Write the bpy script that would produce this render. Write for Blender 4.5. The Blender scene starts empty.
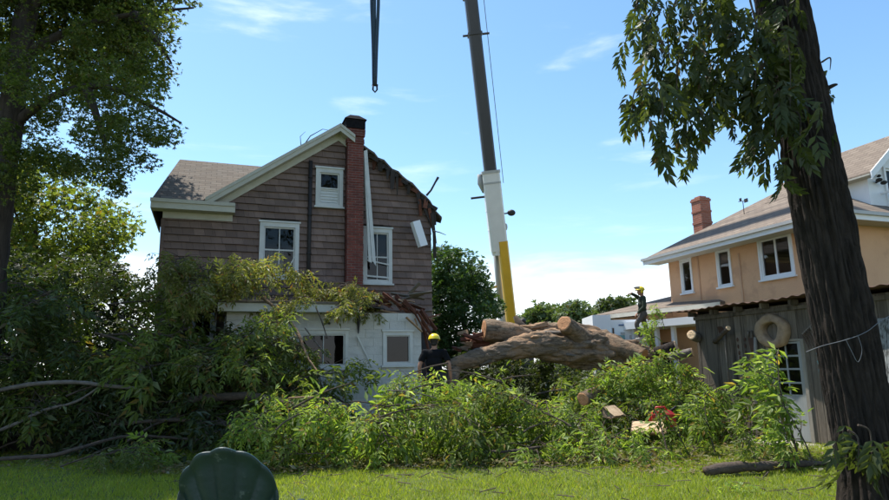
import bpy, math, random
import numpy as np
from mathutils import Vector, Matrix

random.seed(7)
scene = bpy.context.scene
COL = scene.collection
R_ = math.radians

# ------------------------------------------------------------------ camera
cam_d = bpy.data.cameras.new('camera')
cam_d.sensor_width = 36.0
cam_d.lens = 36.0 * 640.0 / 889.0
cam_d.clip_start = 0.05
cam_d.clip_end = 3000.0
cam = bpy.data.objects.new('camera', cam_d)
COL.objects.link(cam)
CAM_M = Matrix.Rotation(R_(90 + 10.55), 4, 'X') @ Matrix.Rotation(R_(-1.1), 4, 'Z')
CAM_M.translation = Vector((0, 0, 1.5))
cam.matrix_world = CAM_M
scene.camera = cam

# ------------------------------------------------------------------ sun + sky
SUN_AZ, SUN_EL = R_(-47), R_(65)
sun_dir = Vector((math.sin(SUN_AZ) * math.cos(SUN_EL), math.cos(SUN_AZ) * math.cos(SUN_EL), math.sin(SUN_EL)))
sl = bpy.data.lights.new('sun', 'SUN')
sl.energy = 5.0
sl.angle = R_(0.53)
sl.color = (1.0, 0.95, 0.87)
so = bpy.data.objects.new('sun', sl)
so.rotation_euler = sun_dir.to_track_quat('Z', 'Y').to_euler()
so.location = (-20, 20, 40)
COL.objects.link(so)

world = bpy.data.worlds.new('World')
scene.world = world
world.use_nodes = True
wn = world.node_tree
wn.nodes.clear()
def wnode(t, **k):
    n = wn.nodes.new(t)
    for a, b in k.items():
        setattr(n, a, b)
    return n
sky = wnode('ShaderNodeTexSky', sky_type='NISHITA', sun_disc=False, sun_elevation=SUN_EL, sun_rotation=SUN_AZ % (2 * math.pi))
sky.altitude = 50
sky.air_density = 1.0
sky.dust_density = 0.4
sky.ozone_density = 1.2
tc = wnode('ShaderNodeTexCoord')
sep = wnode('ShaderNodeSeparateXYZ')
wn.links.new(tc.outputs['Generated'], sep.inputs[0])
# thin cloud: noise on a flattened direction, a bank near the horizon and faint wisps above
mp = wnode('ShaderNodeMapping')
mp.inputs['Scale'].default_value = (1.6, 1.6, 9.0)
mp.inputs['Location'].default_value = (3.1, 0.4, 0.35)
wn.links.new(tc.outputs['Generated'], mp.inputs[0])
nz = wnode('ShaderNodeTexNoise')
nz.inputs['Scale'].default_value = 1.7
nz.inputs['Detail'].default_value = 9
nz.inputs['Roughness'].default_value = 0.55
nz.inputs['Distortion'].default_value = 0.35
wn.links.new(mp.outputs[0], nz.inputs['Vector'])
band = wnode('ShaderNodeMapRange', interpolation_type='SMOOTHSTEP')
band.inputs['From Min'].default_value = 0.05
band.inputs['From Max'].default_value = 0.25
band.inputs['To Min'].default_value = 0.36
band.inputs['To Max'].default_value = -0.075
wn.links.new(sep.outputs['Z'], band.inputs['Value'])
addn = wnode('ShaderNodeMath', operation='ADD')
wn.links.new(nz.outputs['Fac'], addn.inputs[0])
wn.links.new(band.outputs[0], addn.inputs[1])
cr = wnode('ShaderNodeMapRange', interpolation_type='SMOOTHSTEP')
cr.inputs['From Min'].default_value = 0.47
cr.inputs['From Max'].default_value = 0.80
cr.inputs['To Max'].default_value = 0.85
wn.links.new(addn.outputs[0], cr.inputs['Value'])
hs = wnode('ShaderNodeHueSaturation')
hs.inputs['Hue'].default_value = .492
hs.inputs['Saturation'].default_value = 1.13
hs.inputs['Value'].default_value = .97
wn.links.new(sky.outputs[0], hs.inputs['Color'])
mixc = wnode('ShaderNodeMix', data_type='RGBA')
wn.links.new(cr.outputs[0], mixc.inputs['Factor'])
wn.links.new(hs.outputs[0], mixc.inputs['A'])
mixc.inputs['B'].default_value = (6.6, 6.9, 7.2, 1)
bg = wnode('ShaderNodeBackground')
bg.inputs['Strength'].default_value = 0.15
wn.links.new(mixc.outputs['Result'], bg.inputs['Color'])
wo = wnode('ShaderNodeOutputWorld')
wn.links.new(bg.outputs[0], wo.inputs['Surface'])

scene.view_settings.view_transform = 'Standard'
scene.view_settings.look = 'None'
scene.view_settings.gamma = 1.0
scene.view_settings.exposure = 0.72
scene.view_settings.use_curve_mapping = False
scene.cycles.max_bounces = 8
scene.cycles.diffuse_bounces = 4
scene.cycles.transparent_max_bounces = 16
scene.cycles.use_denoising = True

# ------------------------------------------------------------------ frames
TH = R_(20.2)                       # both houses and the shed stand on one street grid
CT, ST = math.cos(TH), math.sin(TH)
def G(b, a, z=0.0):                 # street grid -> world
    return np.array([b * CT - a * ST, b * ST + a * CT, z])
def Gm(v):
    v = np.asarray(v, float)
    return np.stack([v[:, 0] * CT - v[:, 1] * ST, v[:, 0] * ST + v[:, 1] * CT, v[:, 2]], 1)
_CR = np.array(CAM_M.to_3x3())
def at(u, v, Y):                    # a point of the place at depth Y, from measurements on the photograph
    d = _CR @ np.array([(u - 444.5) / 640., -(v - 250.) / 640., -1.])
    return np.array([0, 0, 1.5]) + d * (Y / d[1])

def unit(v):
    v = np.array(v, float); return v / np.linalg.norm(v)
# ------------------------------------------------------------------ noise
def _hash(i, j, k, s):
    n = (i * 374761393 + j * 668265263 + k * 2147483647 + s * 974711) & 0xFFFFFFFF
    n = ((n ^ (n >> 13)) * 1274126177) & 0xFFFFFFFF
    return ((n ^ (n >> 16)) & 0xFFFF) / 65535.0
def vnoise(p, s=0):
    p = np.asarray(p, float)
    i = np.floor(p).astype(np.int64)
    f = p - i
    f = f * f * (3 - 2 * f)
    r = 0
    for dx in (0, 1):
        for dy in (0, 1):
            for dz in (0, 1):
                w = (f[..., 0] if dx else 1 - f[..., 0]) * (f[..., 1] if dy else 1 - f[..., 1]) * (f[..., 2] if dz else 1 - f[..., 2])
                r = r + w * _hash(i[..., 0] + dx, i[..., 1] + dy, i[..., 2] + dz, s)
    return r * 2 - 1
def fbm(p, s=0, o=4):
    p = np.asarray(p, float)
    r, a = 0, 1.0
    for k in range(o):
        r = r + a * vnoise(p * (2 ** k), s + k * 17)
        a *= 0.5
    return r

# ------------------------------------------------------------------ materials
def new_mat(name):
    m = bpy.data.materials.new(name)
    m.use_nodes = True
    nt = m.node_tree
    for n in list(nt.nodes):
        nt.nodes.remove(n)
    out = nt.nodes.new('ShaderNodeOutputMaterial')
    return m, nt, out
def N(nt, t, **k):
    n = nt.nodes.new(t)
    for a, b in k.items():
        setattr(n, a, b)
    return n
def L(nt, a, b):
    nt.links.new(a, b)
def c4(c):
    return (c[0], c[1], c[2], 1)

def mat(name, c1, c2=None, scale=6., rough=.8, bump=0., bscale=None, stretch=(1, 1, 1), objvar=0., spec=.3, c3=None, c3scale=1.2, c3pos=.56, metallic=0., coords='Object', detail=6, bdist=.02):
    """base colour c1..c2 over noise, optional stains c3, value changes from object to object, fine bump"""
    m, nt, out = new_mat(name)
    p = N(nt, 'ShaderNodeBsdfPrincipled')
    p.inputs['Roughness'].default_value = rough
    p.inputs['Specular IOR Level'].default_value = spec
    p.inputs['Metallic'].default_value = metallic
    L(nt, p.outputs[0], out.inputs['Surface'])
    t = N(nt, 'ShaderNodeTexCoord')
    oi = N(nt, 'ShaderNodeObjectInfo')
    mpn = N(nt, 'ShaderNodeMapping')
    mpn.inputs['Scale'].default_value = stretch
    cx = N(nt, 'ShaderNodeCombineXYZ')
    ml = N(nt, 'ShaderNodeMath', operation='MULTIPLY')
    ml.inputs[1].default_value = 37.0 if objvar else 0.0
    L(nt, oi.outputs['Random'], ml.inputs[0])
    L(nt, ml.outputs[0], cx.inputs[0]); L(nt, ml.outputs[0], cx.inputs[1])
    L(nt, cx.outputs[0], mpn.inputs['Location'])
    L(nt, t.outputs[coords], mpn.inputs['Vector'])
    nzz = N(nt, 'ShaderNodeTexNoise')
    nzz.inputs['Scale'].default_value = scale
    nzz.inputs['Detail'].default_value = detail
    nzz.inputs['Roughness'].default_value = .62
    L(nt, mpn.outputs[0], nzz.inputs['Vector'])
    ramp = N(nt, 'ShaderNodeMapRange')
    ramp.inputs['From Min'].default_value = .3
    ramp.inputs['From Max'].default_value = .7
    L(nt, nzz.outputs['Fac'], ramp.inputs['Value'])
    mx = N(nt, 'ShaderNodeMix', data_type='RGBA')
    mx.inputs['A'].default_value = c4(c1)
    mx.inputs['B'].default_value = c4(c2 if c2 else [x * .8 for x in c1])
    L(nt, ramp.outputs[0], mx.inputs['Factor'])
    col = mx.outputs['Result']
    if c3:
        n3 = N(nt, 'ShaderNodeTexNoise')
        n3.inputs['Scale'].default_value = c3scale
        n3.inputs['Detail'].default_value = 7
        n3.inputs['Roughness'].default_value = .65
        L(nt, mpn.outputs[0], n3.inputs['Vector'])
        r3 = N(nt, 'ShaderNodeMapRange')
        r3.inputs['From Min'].default_value = c3pos
        r3.inputs['From Max'].default_value = c3pos + .1
        L(nt, n3.outputs['Fac'], r3.inputs['Value'])
        m3 = N(nt, 'ShaderNodeMix', data_type='RGBA')
        L(nt, r3.outputs[0], m3.inputs['Factor'])
        L(nt, col, m3.inputs['A'])
        m3.inputs['B'].default_value = c4(c3)
        col = m3.outputs['Result']
    if objvar:
        hv = N(nt, 'ShaderNodeHueSaturation')
        mr = N(nt, 'ShaderNodeMapRange')
        mr.inputs['To Min'].default_value = 1 - objvar
        mr.inputs['To Max'].default_value = 1 + objvar
        L(nt, oi.outputs['Random'], mr.inputs['Value'])
        L(nt, mr.outputs[0], hv.inputs['Value'])
        L(nt, col, hv.inputs['Color'])
        col = hv.outputs['Color']
    L(nt, col, p.inputs['Base Color'])
    if bump:
        nb = N(nt, 'ShaderNodeTexNoise')
        nb.inputs['Scale'].default_value = bscale or scale * 4
        nb.inputs['Detail'].default_value = 8
        L(nt, mpn.outputs[0], nb.inputs['Vector'])
        bp = N(nt, 'ShaderNodeBump')
        bp.inputs['Strength'].default_value = bump
        bp.inputs['Distance'].default_value = bdist
        L(nt, nb.outputs['Fac'], bp.inputs['Height'])
        L(nt, bp.outputs[0], p.inputs['Normal'])
    return m

def leaf_mat(name, c1, c2, trans=.35, rough=.55, var=.4, spec=.3, odd=.1):
    m, nt, out = new_mat(name)
    geo = N(nt, 'ShaderNodeNewGeometry')
    oi = N(nt, 'ShaderNodeObjectInfo')
    mx = N(nt, 'ShaderNodeMix', data_type='RGBA')
    mx.inputs['A'].default_value = c4(c1)
    mx.inputs['B'].default_value = c4(c2)
    L(nt, geo.outputs['Random Per Island'], mx.inputs['Factor'])
    cr2 = N(nt, 'ShaderNodeValToRGB')                  # a few pale undersides and wilted brown leaves
    cr2.color_ramp.interpolation = 'CONSTANT'
    e = cr2.color_ramp.elements
    e[0].position = 0; e[0].color = (c2[0] * 1.1, c2[1] * .62, c2[2] * .8, 1)
    e[1].position = odd * .4; e[1].color = (0, 0, 0, 1)
    e2 = e.new(1 - odd); e2.color = (c2[0] * 1.35, c2[1] * 1.25, c2[2] * 2.6, 1)
    mul = N(nt, 'ShaderNodeMath', operation='MULTIPLY'); mul.inputs[1].default_value = 17.31
    frc = N(nt, 'ShaderNodeMath', operation='FRACT')
    L(nt, geo.outputs['Random Per Island'], mul.inputs[0]); L(nt, mul.outputs[0], frc.inputs[0]); L(nt, frc.outputs[0], cr2.inputs[0])
    gt = N(nt, 'ShaderNodeMath', operation='GREATER_THAN'); gt.inputs[1].default_value = 1e-4
    L(nt, cr2.outputs['Color'], gt.inputs[0])
    mo = N(nt, 'ShaderNodeMix', data_type='RGBA')
    L(nt, gt.outputs[0], mo.inputs['Factor']); L(nt, mx.outputs['Result'], mo.inputs['A']); L(nt, cr2.outputs['Color'], mo.inputs['B'])
    mx = mo
    hv = N(nt, 'ShaderNodeHueSaturation')
    t = N(nt, 'ShaderNodeTexCoord')
    nzz = N(nt, 'ShaderNodeTexNoise')
    nzz.inputs['Scale'].default_value = 2.2
    L(nt, t.outputs['Object'], nzz.inputs['Vector'])
    ad = N(nt, 'ShaderNodeMath', operation='ADD')
    L(nt, nzz.outputs['Fac'], ad.inputs[0]); L(nt, oi.outputs['Random'], ad.inputs[1])
    mr = N(nt, 'ShaderNodeMapRange')
    mr.inputs['From Min'].default_value = .3
    mr.inputs['From Max'].default_value = 1.6
    mr.inputs['To Min'].default_value = 1 - var
    mr.inputs['To Max'].default_value = 1 + var
    L(nt, ad.outputs[0], mr.inputs['Value'])
    L(nt, mr.outputs[0], hv.inputs['Value'])
    L(nt, mx.outputs['Result'], hv.inputs['Color'])
    p = N(nt, 'ShaderNodeBsdfPrincipled')
    p.inputs['Roughness'].default_value = rough
    p.inputs['Specular IOR Level'].default_value = spec
    L(nt, hv.outputs[0], p.inputs['Base Color'])
    tr = N(nt, 'ShaderNodeBsdfTranslucent')
    tcx = N(nt, 'ShaderNodeMix', data_type='RGBA', blend_type='MULTIPLY')
    tcx.inputs['Factor'].default_value = 1
    L(nt, hv.outputs[0], tcx.inputs['A'])
    tcx.inputs['B'].default_value = (2.0, 2.1, .8, 1)
    L(nt, tcx.outputs['Result'], tr.inputs['Color'])
    ms = N(nt, 'ShaderNodeMixShader')
    ms.inputs[0].default_value = trans
    L(nt, p.outputs[0], ms.inputs[1]); L(nt, tr.outputs[0], ms.inputs[2])
    L(nt, ms.outputs[0], out.inputs['Surface'])
    return m

def brick_mat(name, c1, c2, mortar, bw, bh, msz=.012, rough=.85, bump=.5, axes='XZ', off=.5, c3=None, stainscale=2.5, mbias=0., objvar=0.):
    m, nt, out = new_mat(name)
    p = N(nt, 'ShaderNodeBsdfPrincipled')
    p.inputs['Roughness'].default_value = rough
    p.inputs['Specular IOR Level'].default_value = .2
    L(nt, p.outputs[0], out.inputs['Surface'])
    t = N(nt, 'ShaderNodeTexCoord')
    sp = N(nt, 'ShaderNodeSeparateXYZ')
    L(nt, t.outputs['Object'], sp.inputs[0])
    cb = N(nt, 'ShaderNodeCombineXYZ')
    if axes == 'XZ':                      # walls: horizontal distance x+y along, z up
        ad = N(nt, 'ShaderNodeMath', operation='ADD')
        L(nt, sp.outputs[0], ad.inputs[0]); L(nt, sp.outputs[1], ad.inputs[1])
        L(nt, ad.outputs[0], cb.inputs[0]); L(nt, sp.outputs[2], cb.inputs[1])
    else:                                 # roofs: along x (or y), rows by height
        L(nt, sp.outputs[0 if axes == 'X' else 1], cb.inputs[0]); L(nt, sp.outputs[2], cb.inputs[1])
    bt = N(nt, 'ShaderNodeTexBrick')
    bt.offset = off
    bt.inputs['Scale'].default_value = 1
    bt.inputs['Brick Width'].default_value = bw
    bt.inputs['Row Height'].default_value = bh
    bt.inputs['Mortar Size'].default_value = msz
    bt.inputs['Mortar Smooth'].default_value = .1
    bt.inputs['Bias'].default_value = mbias
    bt.inputs['Color1'].default_value = c4(c1)
    bt.inputs['Color2'].default_value = c4(c2)
    bt.inputs['Mortar'].default_value = c4(mortar)
    L(nt, cb.outputs[0], bt.inputs['Vector'])
    n3 = N(nt, 'ShaderNodeTexNoise')
    n3.inputs['Scale'].default_value = stainscale
    n3.inputs['Detail'].default_value = 8
    n3.inputs['Roughness'].default_value = .7
    L(nt, t.outputs['Object'], n3.inputs['Vector'])
    r3 = N(nt, 'ShaderNodeMapRange')
    r3.inputs['From Min'].default_value = .35
    r3.inputs['From Max'].default_value = .72
    r3.inputs['To Max'].default_value = .75
    L(nt, n3.outputs['Fac'], r3.inputs['Value'])
    m3 = N(nt, 'ShaderNodeMix', data_type='RGBA')
    L(nt, r3.outputs[0], m3.inputs['Factor'])
    L(nt, bt.outputs['Color'], m3.inputs['A'])
    m3.inputs['B'].default_value = c4(c3 if c3 else [x * .55 for x in c1])
    hv = N(nt, 'ShaderNodeHueSaturation')
    oi = N(nt, 'ShaderNodeObjectInfo')
    mr = N(nt, 'ShaderNodeMapRange')
    mr.inputs['To Min'].default_value = 1 - objvar
    mr.inputs['To Max'].default_value = 1 + objvar
    L(nt, oi.outputs['Random'], mr.inputs['Value'])
    L(nt, mr.outputs[0], hv.inputs['Value'])
    L(nt, m3.outputs['Result'], hv.inputs['Color'])
    L(nt, hv.outputs[0], p.inputs['Base Color'])
    bp = N(nt, 'ShaderNodeBump')
    bp.inputs['Strength'].default_value = bump
    bp.inputs['Distance'].default_value = .012
    iv = N(nt, 'ShaderNodeMath', operation='SUBTRACT')
    iv.inputs[0].default_value = 1
    L(nt, bt.outputs['Fac'], iv.inputs[1])
    L(nt, iv.outputs[0], bp.inputs['Height'])
    L(nt, bp.outputs[0], p.inputs['Normal'])
    return m

def bark_mat(name, c1, c2, scale=9., stretch=(1, 1, .16), bump=.9, c3=None, rough=.95):
    m, nt, out = new_mat(name)
    p = N(nt, 'ShaderNodeBsdfPrincipled')
    p.inputs['Roughness'].default_value = rough
    p.inputs['Specular IOR Level'].default_value = .15
    L(nt, p.outputs[0], out.inputs['Surface'])
    t = N(nt, 'ShaderNodeTexCoord')
    mpn = N(nt, 'ShaderNodeMapping')
    mpn.inputs['Scale'].default_value = stretch
    L(nt, t.outputs['Object'], mpn.inputs['Vector'])
    nzz = N(nt, 'ShaderNodeTexNoise')
    nzz.inputs['Scale'].default_value = scale
    nzz.inputs['Detail'].default_value = 9
    nzz.inputs['Roughness'].default_value = .68
    nzz.inputs['Distortion'].default_value = .6
    L(nt, mpn.outputs[0], nzz.inputs['Vector'])
    r = N(nt, 'ShaderNodeMapRange')
    r.inputs['From Min'].default_value = .34
    r.inputs['From Max'].default_value = .66
    L(nt, nzz.outputs['Fac'], r.inputs['Value'])
    mx = N(nt, 'ShaderNodeMix', data_type='RGBA')
    mx.inputs['A'].default_value = c4(c1); mx.inputs['B'].default_value = c4(c2)
    L(nt, r.outputs[0], mx.inputs['Factor'])
    col = mx.outputs['Result']
    if c3:
        n3 = N(nt, 'ShaderNodeTexNoise')
        n3.inputs['Scale'].default_value = 1.6
        n3.inputs['Detail'].default_value = 8
        n3.inputs['Roughness'].default_value = .7
        L(nt, t.outputs['Object'], n3.inputs['Vector'])
        r3 = N(nt, 'ShaderNodeMapRange')
        r3.inputs['From Min'].default_value = .5
        r3.inputs['From Max'].default_value = .62
        L(nt, n3.outputs['Fac'], r3.inputs['Value'])
        m3 = N(nt, 'ShaderNodeMix', data_type='RGBA')
        L(nt, r3.outputs[0], m3.inputs['Factor'])
        L(nt, col, m3.inputs['A'])
        m3.inputs['B'].default_value = c4(c3)
        col = m3.outputs['Result']
    L(nt, col, p.inputs['Base Color'])
    bp = N(nt, 'ShaderNodeBump')
    bp.inputs['Strength'].default_value = bump
    bp.inputs['Distance'].default_value = .06
    L(nt, nzz.outputs['Fac'], bp.inputs['Height'])
    L(nt, bp.outputs[0], p.inputs['Normal'])
    return m

def rings_mat(name, c1, c2, scale=14.):
    """cut wood face, growth rings round the local z axis"""
    m, nt, out = new_mat(name)
    p = N(nt, 'ShaderNodeBsdfPrincipled')
    p.inputs['Roughness'].default_value = .85
    p.inputs['Specular IOR Level'].default_value = .15
    L(nt, p.outputs[0], out.inputs['Surface'])
    t = N(nt, 'ShaderNodeTexCoord')
    w = N(nt, 'ShaderNodeTexWave', wave_type='RINGS', rings_direction='Z')
    w.inputs['Scale'].default_value = scale
    w.inputs['Distortion'].default_value = 2.5
    w.inputs['Detail'].default_value = 3
    L(nt, t.outputs['Object'], w.inputs['Vector'])
    n3 = N(nt, 'ShaderNodeTexNoise')
    n3.inputs['Scale'].default_value = 6
    n3.inputs['Detail'].default_value = 6
    L(nt, t.outputs['Object'], n3.inputs['Vector'])
    ad = N(nt, 'ShaderNodeMath', operation='MULTIPLY')
    L(nt, w.outputs['Fac'], ad.inputs[0]); L(nt, n3.outputs['Fac'], ad.inputs[1])
    mx = N(nt, 'ShaderNodeMix', data_type='RGBA')
    mx.inputs['A'].default_value = c4(c1); mx.inputs['B'].default_value = c4(c2)
    L(nt, ad.outputs[0], mx.inputs['Factor'])
    L(nt, mx.outputs['Result'], p.inputs['Base Color'])
    return m

def glass_mat(name, tint=(.75, .8, .82), refl=1.0):
    m, nt, out = new_mat(name)
    gl = N(nt, 'ShaderNodeBsdfGlossy')
    gl.inputs['Roughness'].default_value = .02
    gl.inputs['Color'].default_value = (.9, .92, .95, 1)
    tr = N(nt, 'ShaderNodeBsdfTransparent')
    tr.inputs['Color'].default_value = c4(tint)
    fr = N(nt, 'ShaderNodeFresnel')
    fr.inputs['IOR'].default_value = 1.5
    ad = N(nt, 'ShaderNodeMath', operation='MULTIPLY_ADD')
    ad.inputs[1].default_value = 1.4 * refl
    ad.inputs[2].default_value = .005
    ad.use_clamp = True
    t = N(nt, 'ShaderNodeTexCoord')
    n3 = N(nt, 'ShaderNodeTexNoise')
    n3.inputs['Scale'].default_value = 1.3
    bp = N(nt, 'ShaderNodeBump')
    bp.inputs['Strength'].default_value = .12
    bp.inputs['Distance'].default_value = .02
    L(nt, t.outputs['Object'], n3.inputs['Vector'])
    L(nt, n3.outputs['Fac'], bp.inputs['Height'])
    L(nt, bp.outputs[0], gl.inputs['Normal'])
    L(nt, fr.outputs[0], ad.inputs[0])
    ms = N(nt, 'ShaderNodeMixShader')
    L(nt, ad.outputs[0], ms.inputs[0])
    L(nt, tr.outputs[0], ms.inputs[1]); L(nt, gl.outputs[0], ms.inputs[2])
    L(nt, ms.outputs[0], out.inputs['Surface'])
    return m

M = {}
M['siding'] = brick_mat('siding', (.240, .165, .136), (.160, .110, .092), (.065, .047, .041), .27, .192, .004, .9, .4, off=.37, c3=(.115, .084, .072), stainscale=1.6, objvar=.13)
M['sheath'] = mat('sheath', (.05, .042, .038), (.035, .03, .028), 4, .9)
M['cream'] = mat('cream', (.50, .48, .41), (.42, .40, .33), 3, .6, .1, 20, (1, 1, 1), .05, c3=(.33, .31, .26), c3pos=.62)
M['white'] = mat('white', (.58, .58, .55), (.48, .48, .45), 3, .55, .08, 20, objvar=.04, c3=(.4, .38, .34), c3pos=.66)
M['white_clean'] = mat('white_clean', (.78, .79, .80), (.72, .73, .74), 2, .45, .04)
M['dark_roof'] = brick_mat('dark_roof', (.175, .155, .13), (.12, .105, .09), (.06, .052, .046), .30, .098, .008, .95, .6, 'X', c3=(.13, .10, .075))
M['tan_roof'] = brick_mat('tan_roof', (.235, .19, .15), (.165, .13, .105), (.085, .068, .055), .30, .095, .009, .95, .6, 'Y', c3=(.17, .135, .105), stainscale=1.2)
M['brick'] = brick_mat('brick', (.24, .062, .045), (.15, .045, .036), (.20, .15, .13), .215, .073, .009, .9, .7, c3=(.10, .04, .035), stainscale=4)
M['brick_tan'] = brick_mat('brick_tan', (.42, .15, .095), (.32, .12, .08), (.36, .25, .19), .215, .073, .009, .9, .5, c3=(.28, .12, .08), stainscale=3)
M['cap_black'] = mat('cap_black', (.010, .010, .012), (.018, .017, .018), 8, .95, .3, 20, spec=.05)
M['off_black'] = mat('off_black', (.018, .018, .02), (.03, .028, .028), 8, .55)  # near-black fittings; also the added panels that darken the extension windows
M['dark_pipe'] = mat('dark_pipe', (.02, .018, .018), (.03, .026, .025), 8, .6)
M['block'] = mat('block', (.54, .53, .50), (.45, .44, .41), 5, .75, .25, 40, objvar=.05, c3=(.42, .42, .40), c3scale=1.8, c3pos=.6)
M['block_joint'] = mat('block_joint', (.52, .51, .48), (.45, .44, .41), 5, .9)
M['glass'] = glass_mat('glass', (.45, .47, .48), .4)
M['glass_tan'] = glass_mat('glass_tan', (.5, .55, .58), 1.0)
M['glass_dimmed'] = glass_mat('glass_dimmed', (.13, .13, .125), .4)  # tint darkened so that the extension windows look unlit
M['inside'] = mat('inside', (.05, .045, .04), (.03, .028, .025), 3, .9)
M['curtain'] = mat('curtain', (.55, .58, .52), (.40, .43, .38), 6, .9, 0, None, (9, 1, .3))
M['redwood'] = mat('redwood', (.17, .062, .036), (.085, .036, .024), 5, .85, .3, 30, (.3, 3, 3), .3)
M['greywood'] = mat('greywood', (.20, .175, .145), (.12, .10, .085), 5, .9, .3, 30, (.3, 3, 3), .2)
M['shed_wood'] = mat('shed_wood', (.20, .168, .135), (.105, .088, .07), 4, .92, .5, 22, (5, 5, .35), .3, .15, c3=(.065, .054, .044), c3scale=1.6, c3pos=.55)
M['post_wood'] = mat('post_wood', (.32, .29, .24), (.2, .18, .15), 5, .9, .4, 30, (5, 5, .4))
M['rust'] = mat('rust', (.10, .05, .032), (.055, .035, .028), 6, .8, .2, 30)
M['stucco'] = mat('stucco', (.66, .395, .232), (.60, .35, .205), 1.4, .9, .45, 45, c3=(.53, .31, .185), c3scale=1.1, c3pos=.55)
M['stucco_dark'] = mat('stucco_dark', (.54, .33, .21), (.48, .29, .18), 1.4, .9, .2, 60)
M['concrete'] = mat('concrete', (.34, .32, .28), (.26, .24, .21), 4, .9, .3, 50, c3=(.18, .17, .14), c3scale=2)
M['sleeper'] = mat('sleeper', (.055, .045, .038), (.03, .026, .023), 5, .9, .5, 25, (.4, 3, 3), .2)
M['bark_log'] = bark_mat('bark_log', (.32, .235, .16), (.07, .05, .036), 17.0, (.25, 1, 1), 1.0, (.34, .215, .13))
M['bark_dark'] = bark_mat('bark_dark', (.055, .043, .035), (.017, .014, .0125), 14., (1, 1, .3), 1.0)
M['bark_grey'] = bark_mat('bark_grey', (.20, .175, .15), (.10, .085, .072), 14., (.5, 1, 1), .6)
M['bark_branch'] = bark_mat('bark_branch', (.11, .085, .065), (.055, .044, .036), 16., (.5, 1, 1), .5)
M['bark_tree'] = bark_mat('bark_tree', (.075, .06, .05), (.03, .025, .022), 9., (1, 1, .15), .8)
M['torn_wood'] = mat('torn_wood', (.42, .27, .155), (.25, .15, .085), 8, .9, .4, 30, (.3, 3, 3), .25)
M['pale_wood'] = mat('pale_wood', (.62, .46, .29), (.45, .31, .18), 9, .9, .4, 30, (.4, 2.5, 1), c3=(.33, .22, .13), c3scale=5, c3pos=.58)
M['cut'] = rings_mat('cut', (.50, .27, .14), (.34, .16, .08))
M['cut_pale'] = rings_mat('cut_pale', (.68, .50, .32), (.52, .35, .2))
M['grass_ground'] = mat('grass_ground', (.085, .105, .026), (.06, .078, .02), 2.2, .95, .5, 60, c3=(.13, .12, .05), c3scale=.9, c3pos=.6)
M['soil'] = mat('soil', (.10, .08, .055), (.055, .045, .032), 4, .95, .6, 40, c3=(.07, .075, .03), c3pos=.52)
M['crane_dark'] = mat('crane_dark', (.040, .038, .042), (.03, .029, .032), 2, .45, 0, None, (1, 1, .2), spec=.5)
M['crane_white'] = mat('crane_white', (.72, .70, .66), (.64, .62, .58), 2, .4, .03, spec=.5, c3=(.5, .47, .42), c3pos=.64)
M['crane_yellow'] = mat('crane_yellow', (.72, .40, .02), (.62, .34, .02), 2, .4, .03, spec=.5)
M['crane_grey'] = mat('crane_grey', (.42, .42, .40), (.36, .36, .35), 2, .4, spec=.5)
M['black'] = mat('black', (.012, .012, .014), (.02, .02, .022), 6, .7, .2, 60)
M['rubber'] = mat('rubber', (.02, .02, .02), (.03, .03, .03), 6, .85)
M['sling'] = mat('sling', (.03, .05, .072), (.05, .078, .105), 8, .8, .2, 60, (4, 4, .3))
M['steel'] = mat('steel', (.32, .33, .34), (.25, .25, .26), 4, .4, metallic=.7)
M['cable'] = mat('cable', (.16, .17, .18), (.1, .1, .11), 8, .6)
M['helmet'] = mat('helmet', (.78, .60, .02), (.72, .54, .02), 3, .35, spec=.5)
M['skin'] = mat('skin', (.36, .19, .125), (.30, .15, .10), 6, .6)
M['hair'] = mat('hair', (.018, .014, .011), (.03, .022, .017), 30, .7)
M['shirt_black'] = mat('shirt_black', (.007, .007, .008), (.013, .013, .015), 5, .95, .4, 14, spec=.08)
M['shirt_green'] = mat('shirt_green', (.035, .048, .030), (.022, .032, .021), 5, .9, .3, 18)
M['trousers'] = mat('trousers', (.11, .095, .082), (.075, .065, .057), 5, .9, .3, 18)
M['trousers_dark'] = mat('trousers_dark', (.03, .032, .04), (.02, .021, .026), 5, .9, .3, 18)
M['boot'] = mat('boot', (.09, .06, .04), (.05, .035, .025), 8, .7)
M['boot_pale'] = mat('boot_pale', (.45, .42, .37), (.33, .3, .26), 8, .7)
M['visor'] = mat('visor', (.42, .42, .44), (.3, .3, .32), 8, .4)
M['chair_green'] = mat('chair_green', (.009, .036, .034), (.006, .024, .026), 4, .45, .2, 30, c3=(.075, .105, .10), c3scale=15, c3pos=.62, spec=.5)
M['red_plastic'] = mat('red_plastic', (.50, .03, .022), (.4, .02, .018), 4, .4, spec=.5)
M['teal'] = mat('teal', (.18, .36, .36), (.12, .28, .28), 5, .7)
M['blue_print'] = mat('blue_print', (.08, .16, .30), (.06, .12, .24), 4, .5)
M['van_white'] = mat('van_white', (.74, .76, .78), (.68, .70, .72), 2, .35, spec=.5)
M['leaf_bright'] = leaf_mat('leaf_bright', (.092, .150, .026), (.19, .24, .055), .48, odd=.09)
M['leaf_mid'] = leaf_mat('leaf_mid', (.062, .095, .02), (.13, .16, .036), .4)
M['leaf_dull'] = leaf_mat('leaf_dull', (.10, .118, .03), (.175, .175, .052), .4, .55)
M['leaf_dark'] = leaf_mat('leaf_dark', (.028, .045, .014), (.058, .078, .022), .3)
M['leaf_left'] = leaf_mat('leaf_left', (.030, .048, .014), (.085, .105, .022), .46)
M['leaf_yellow'] = leaf_mat('leaf_yellow', (.075, .105, .02), (.145, .165, .032), .4)
M['leaf_right'] = leaf_mat('leaf_right', (.042, .060, .019), (.085, .105, .032), .36, .5, spec=.3, odd=.05)
M['leaf_bush'] = leaf_mat('leaf_bush', (.03, .062, .018), (.06, .105, .028), .25)
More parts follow.
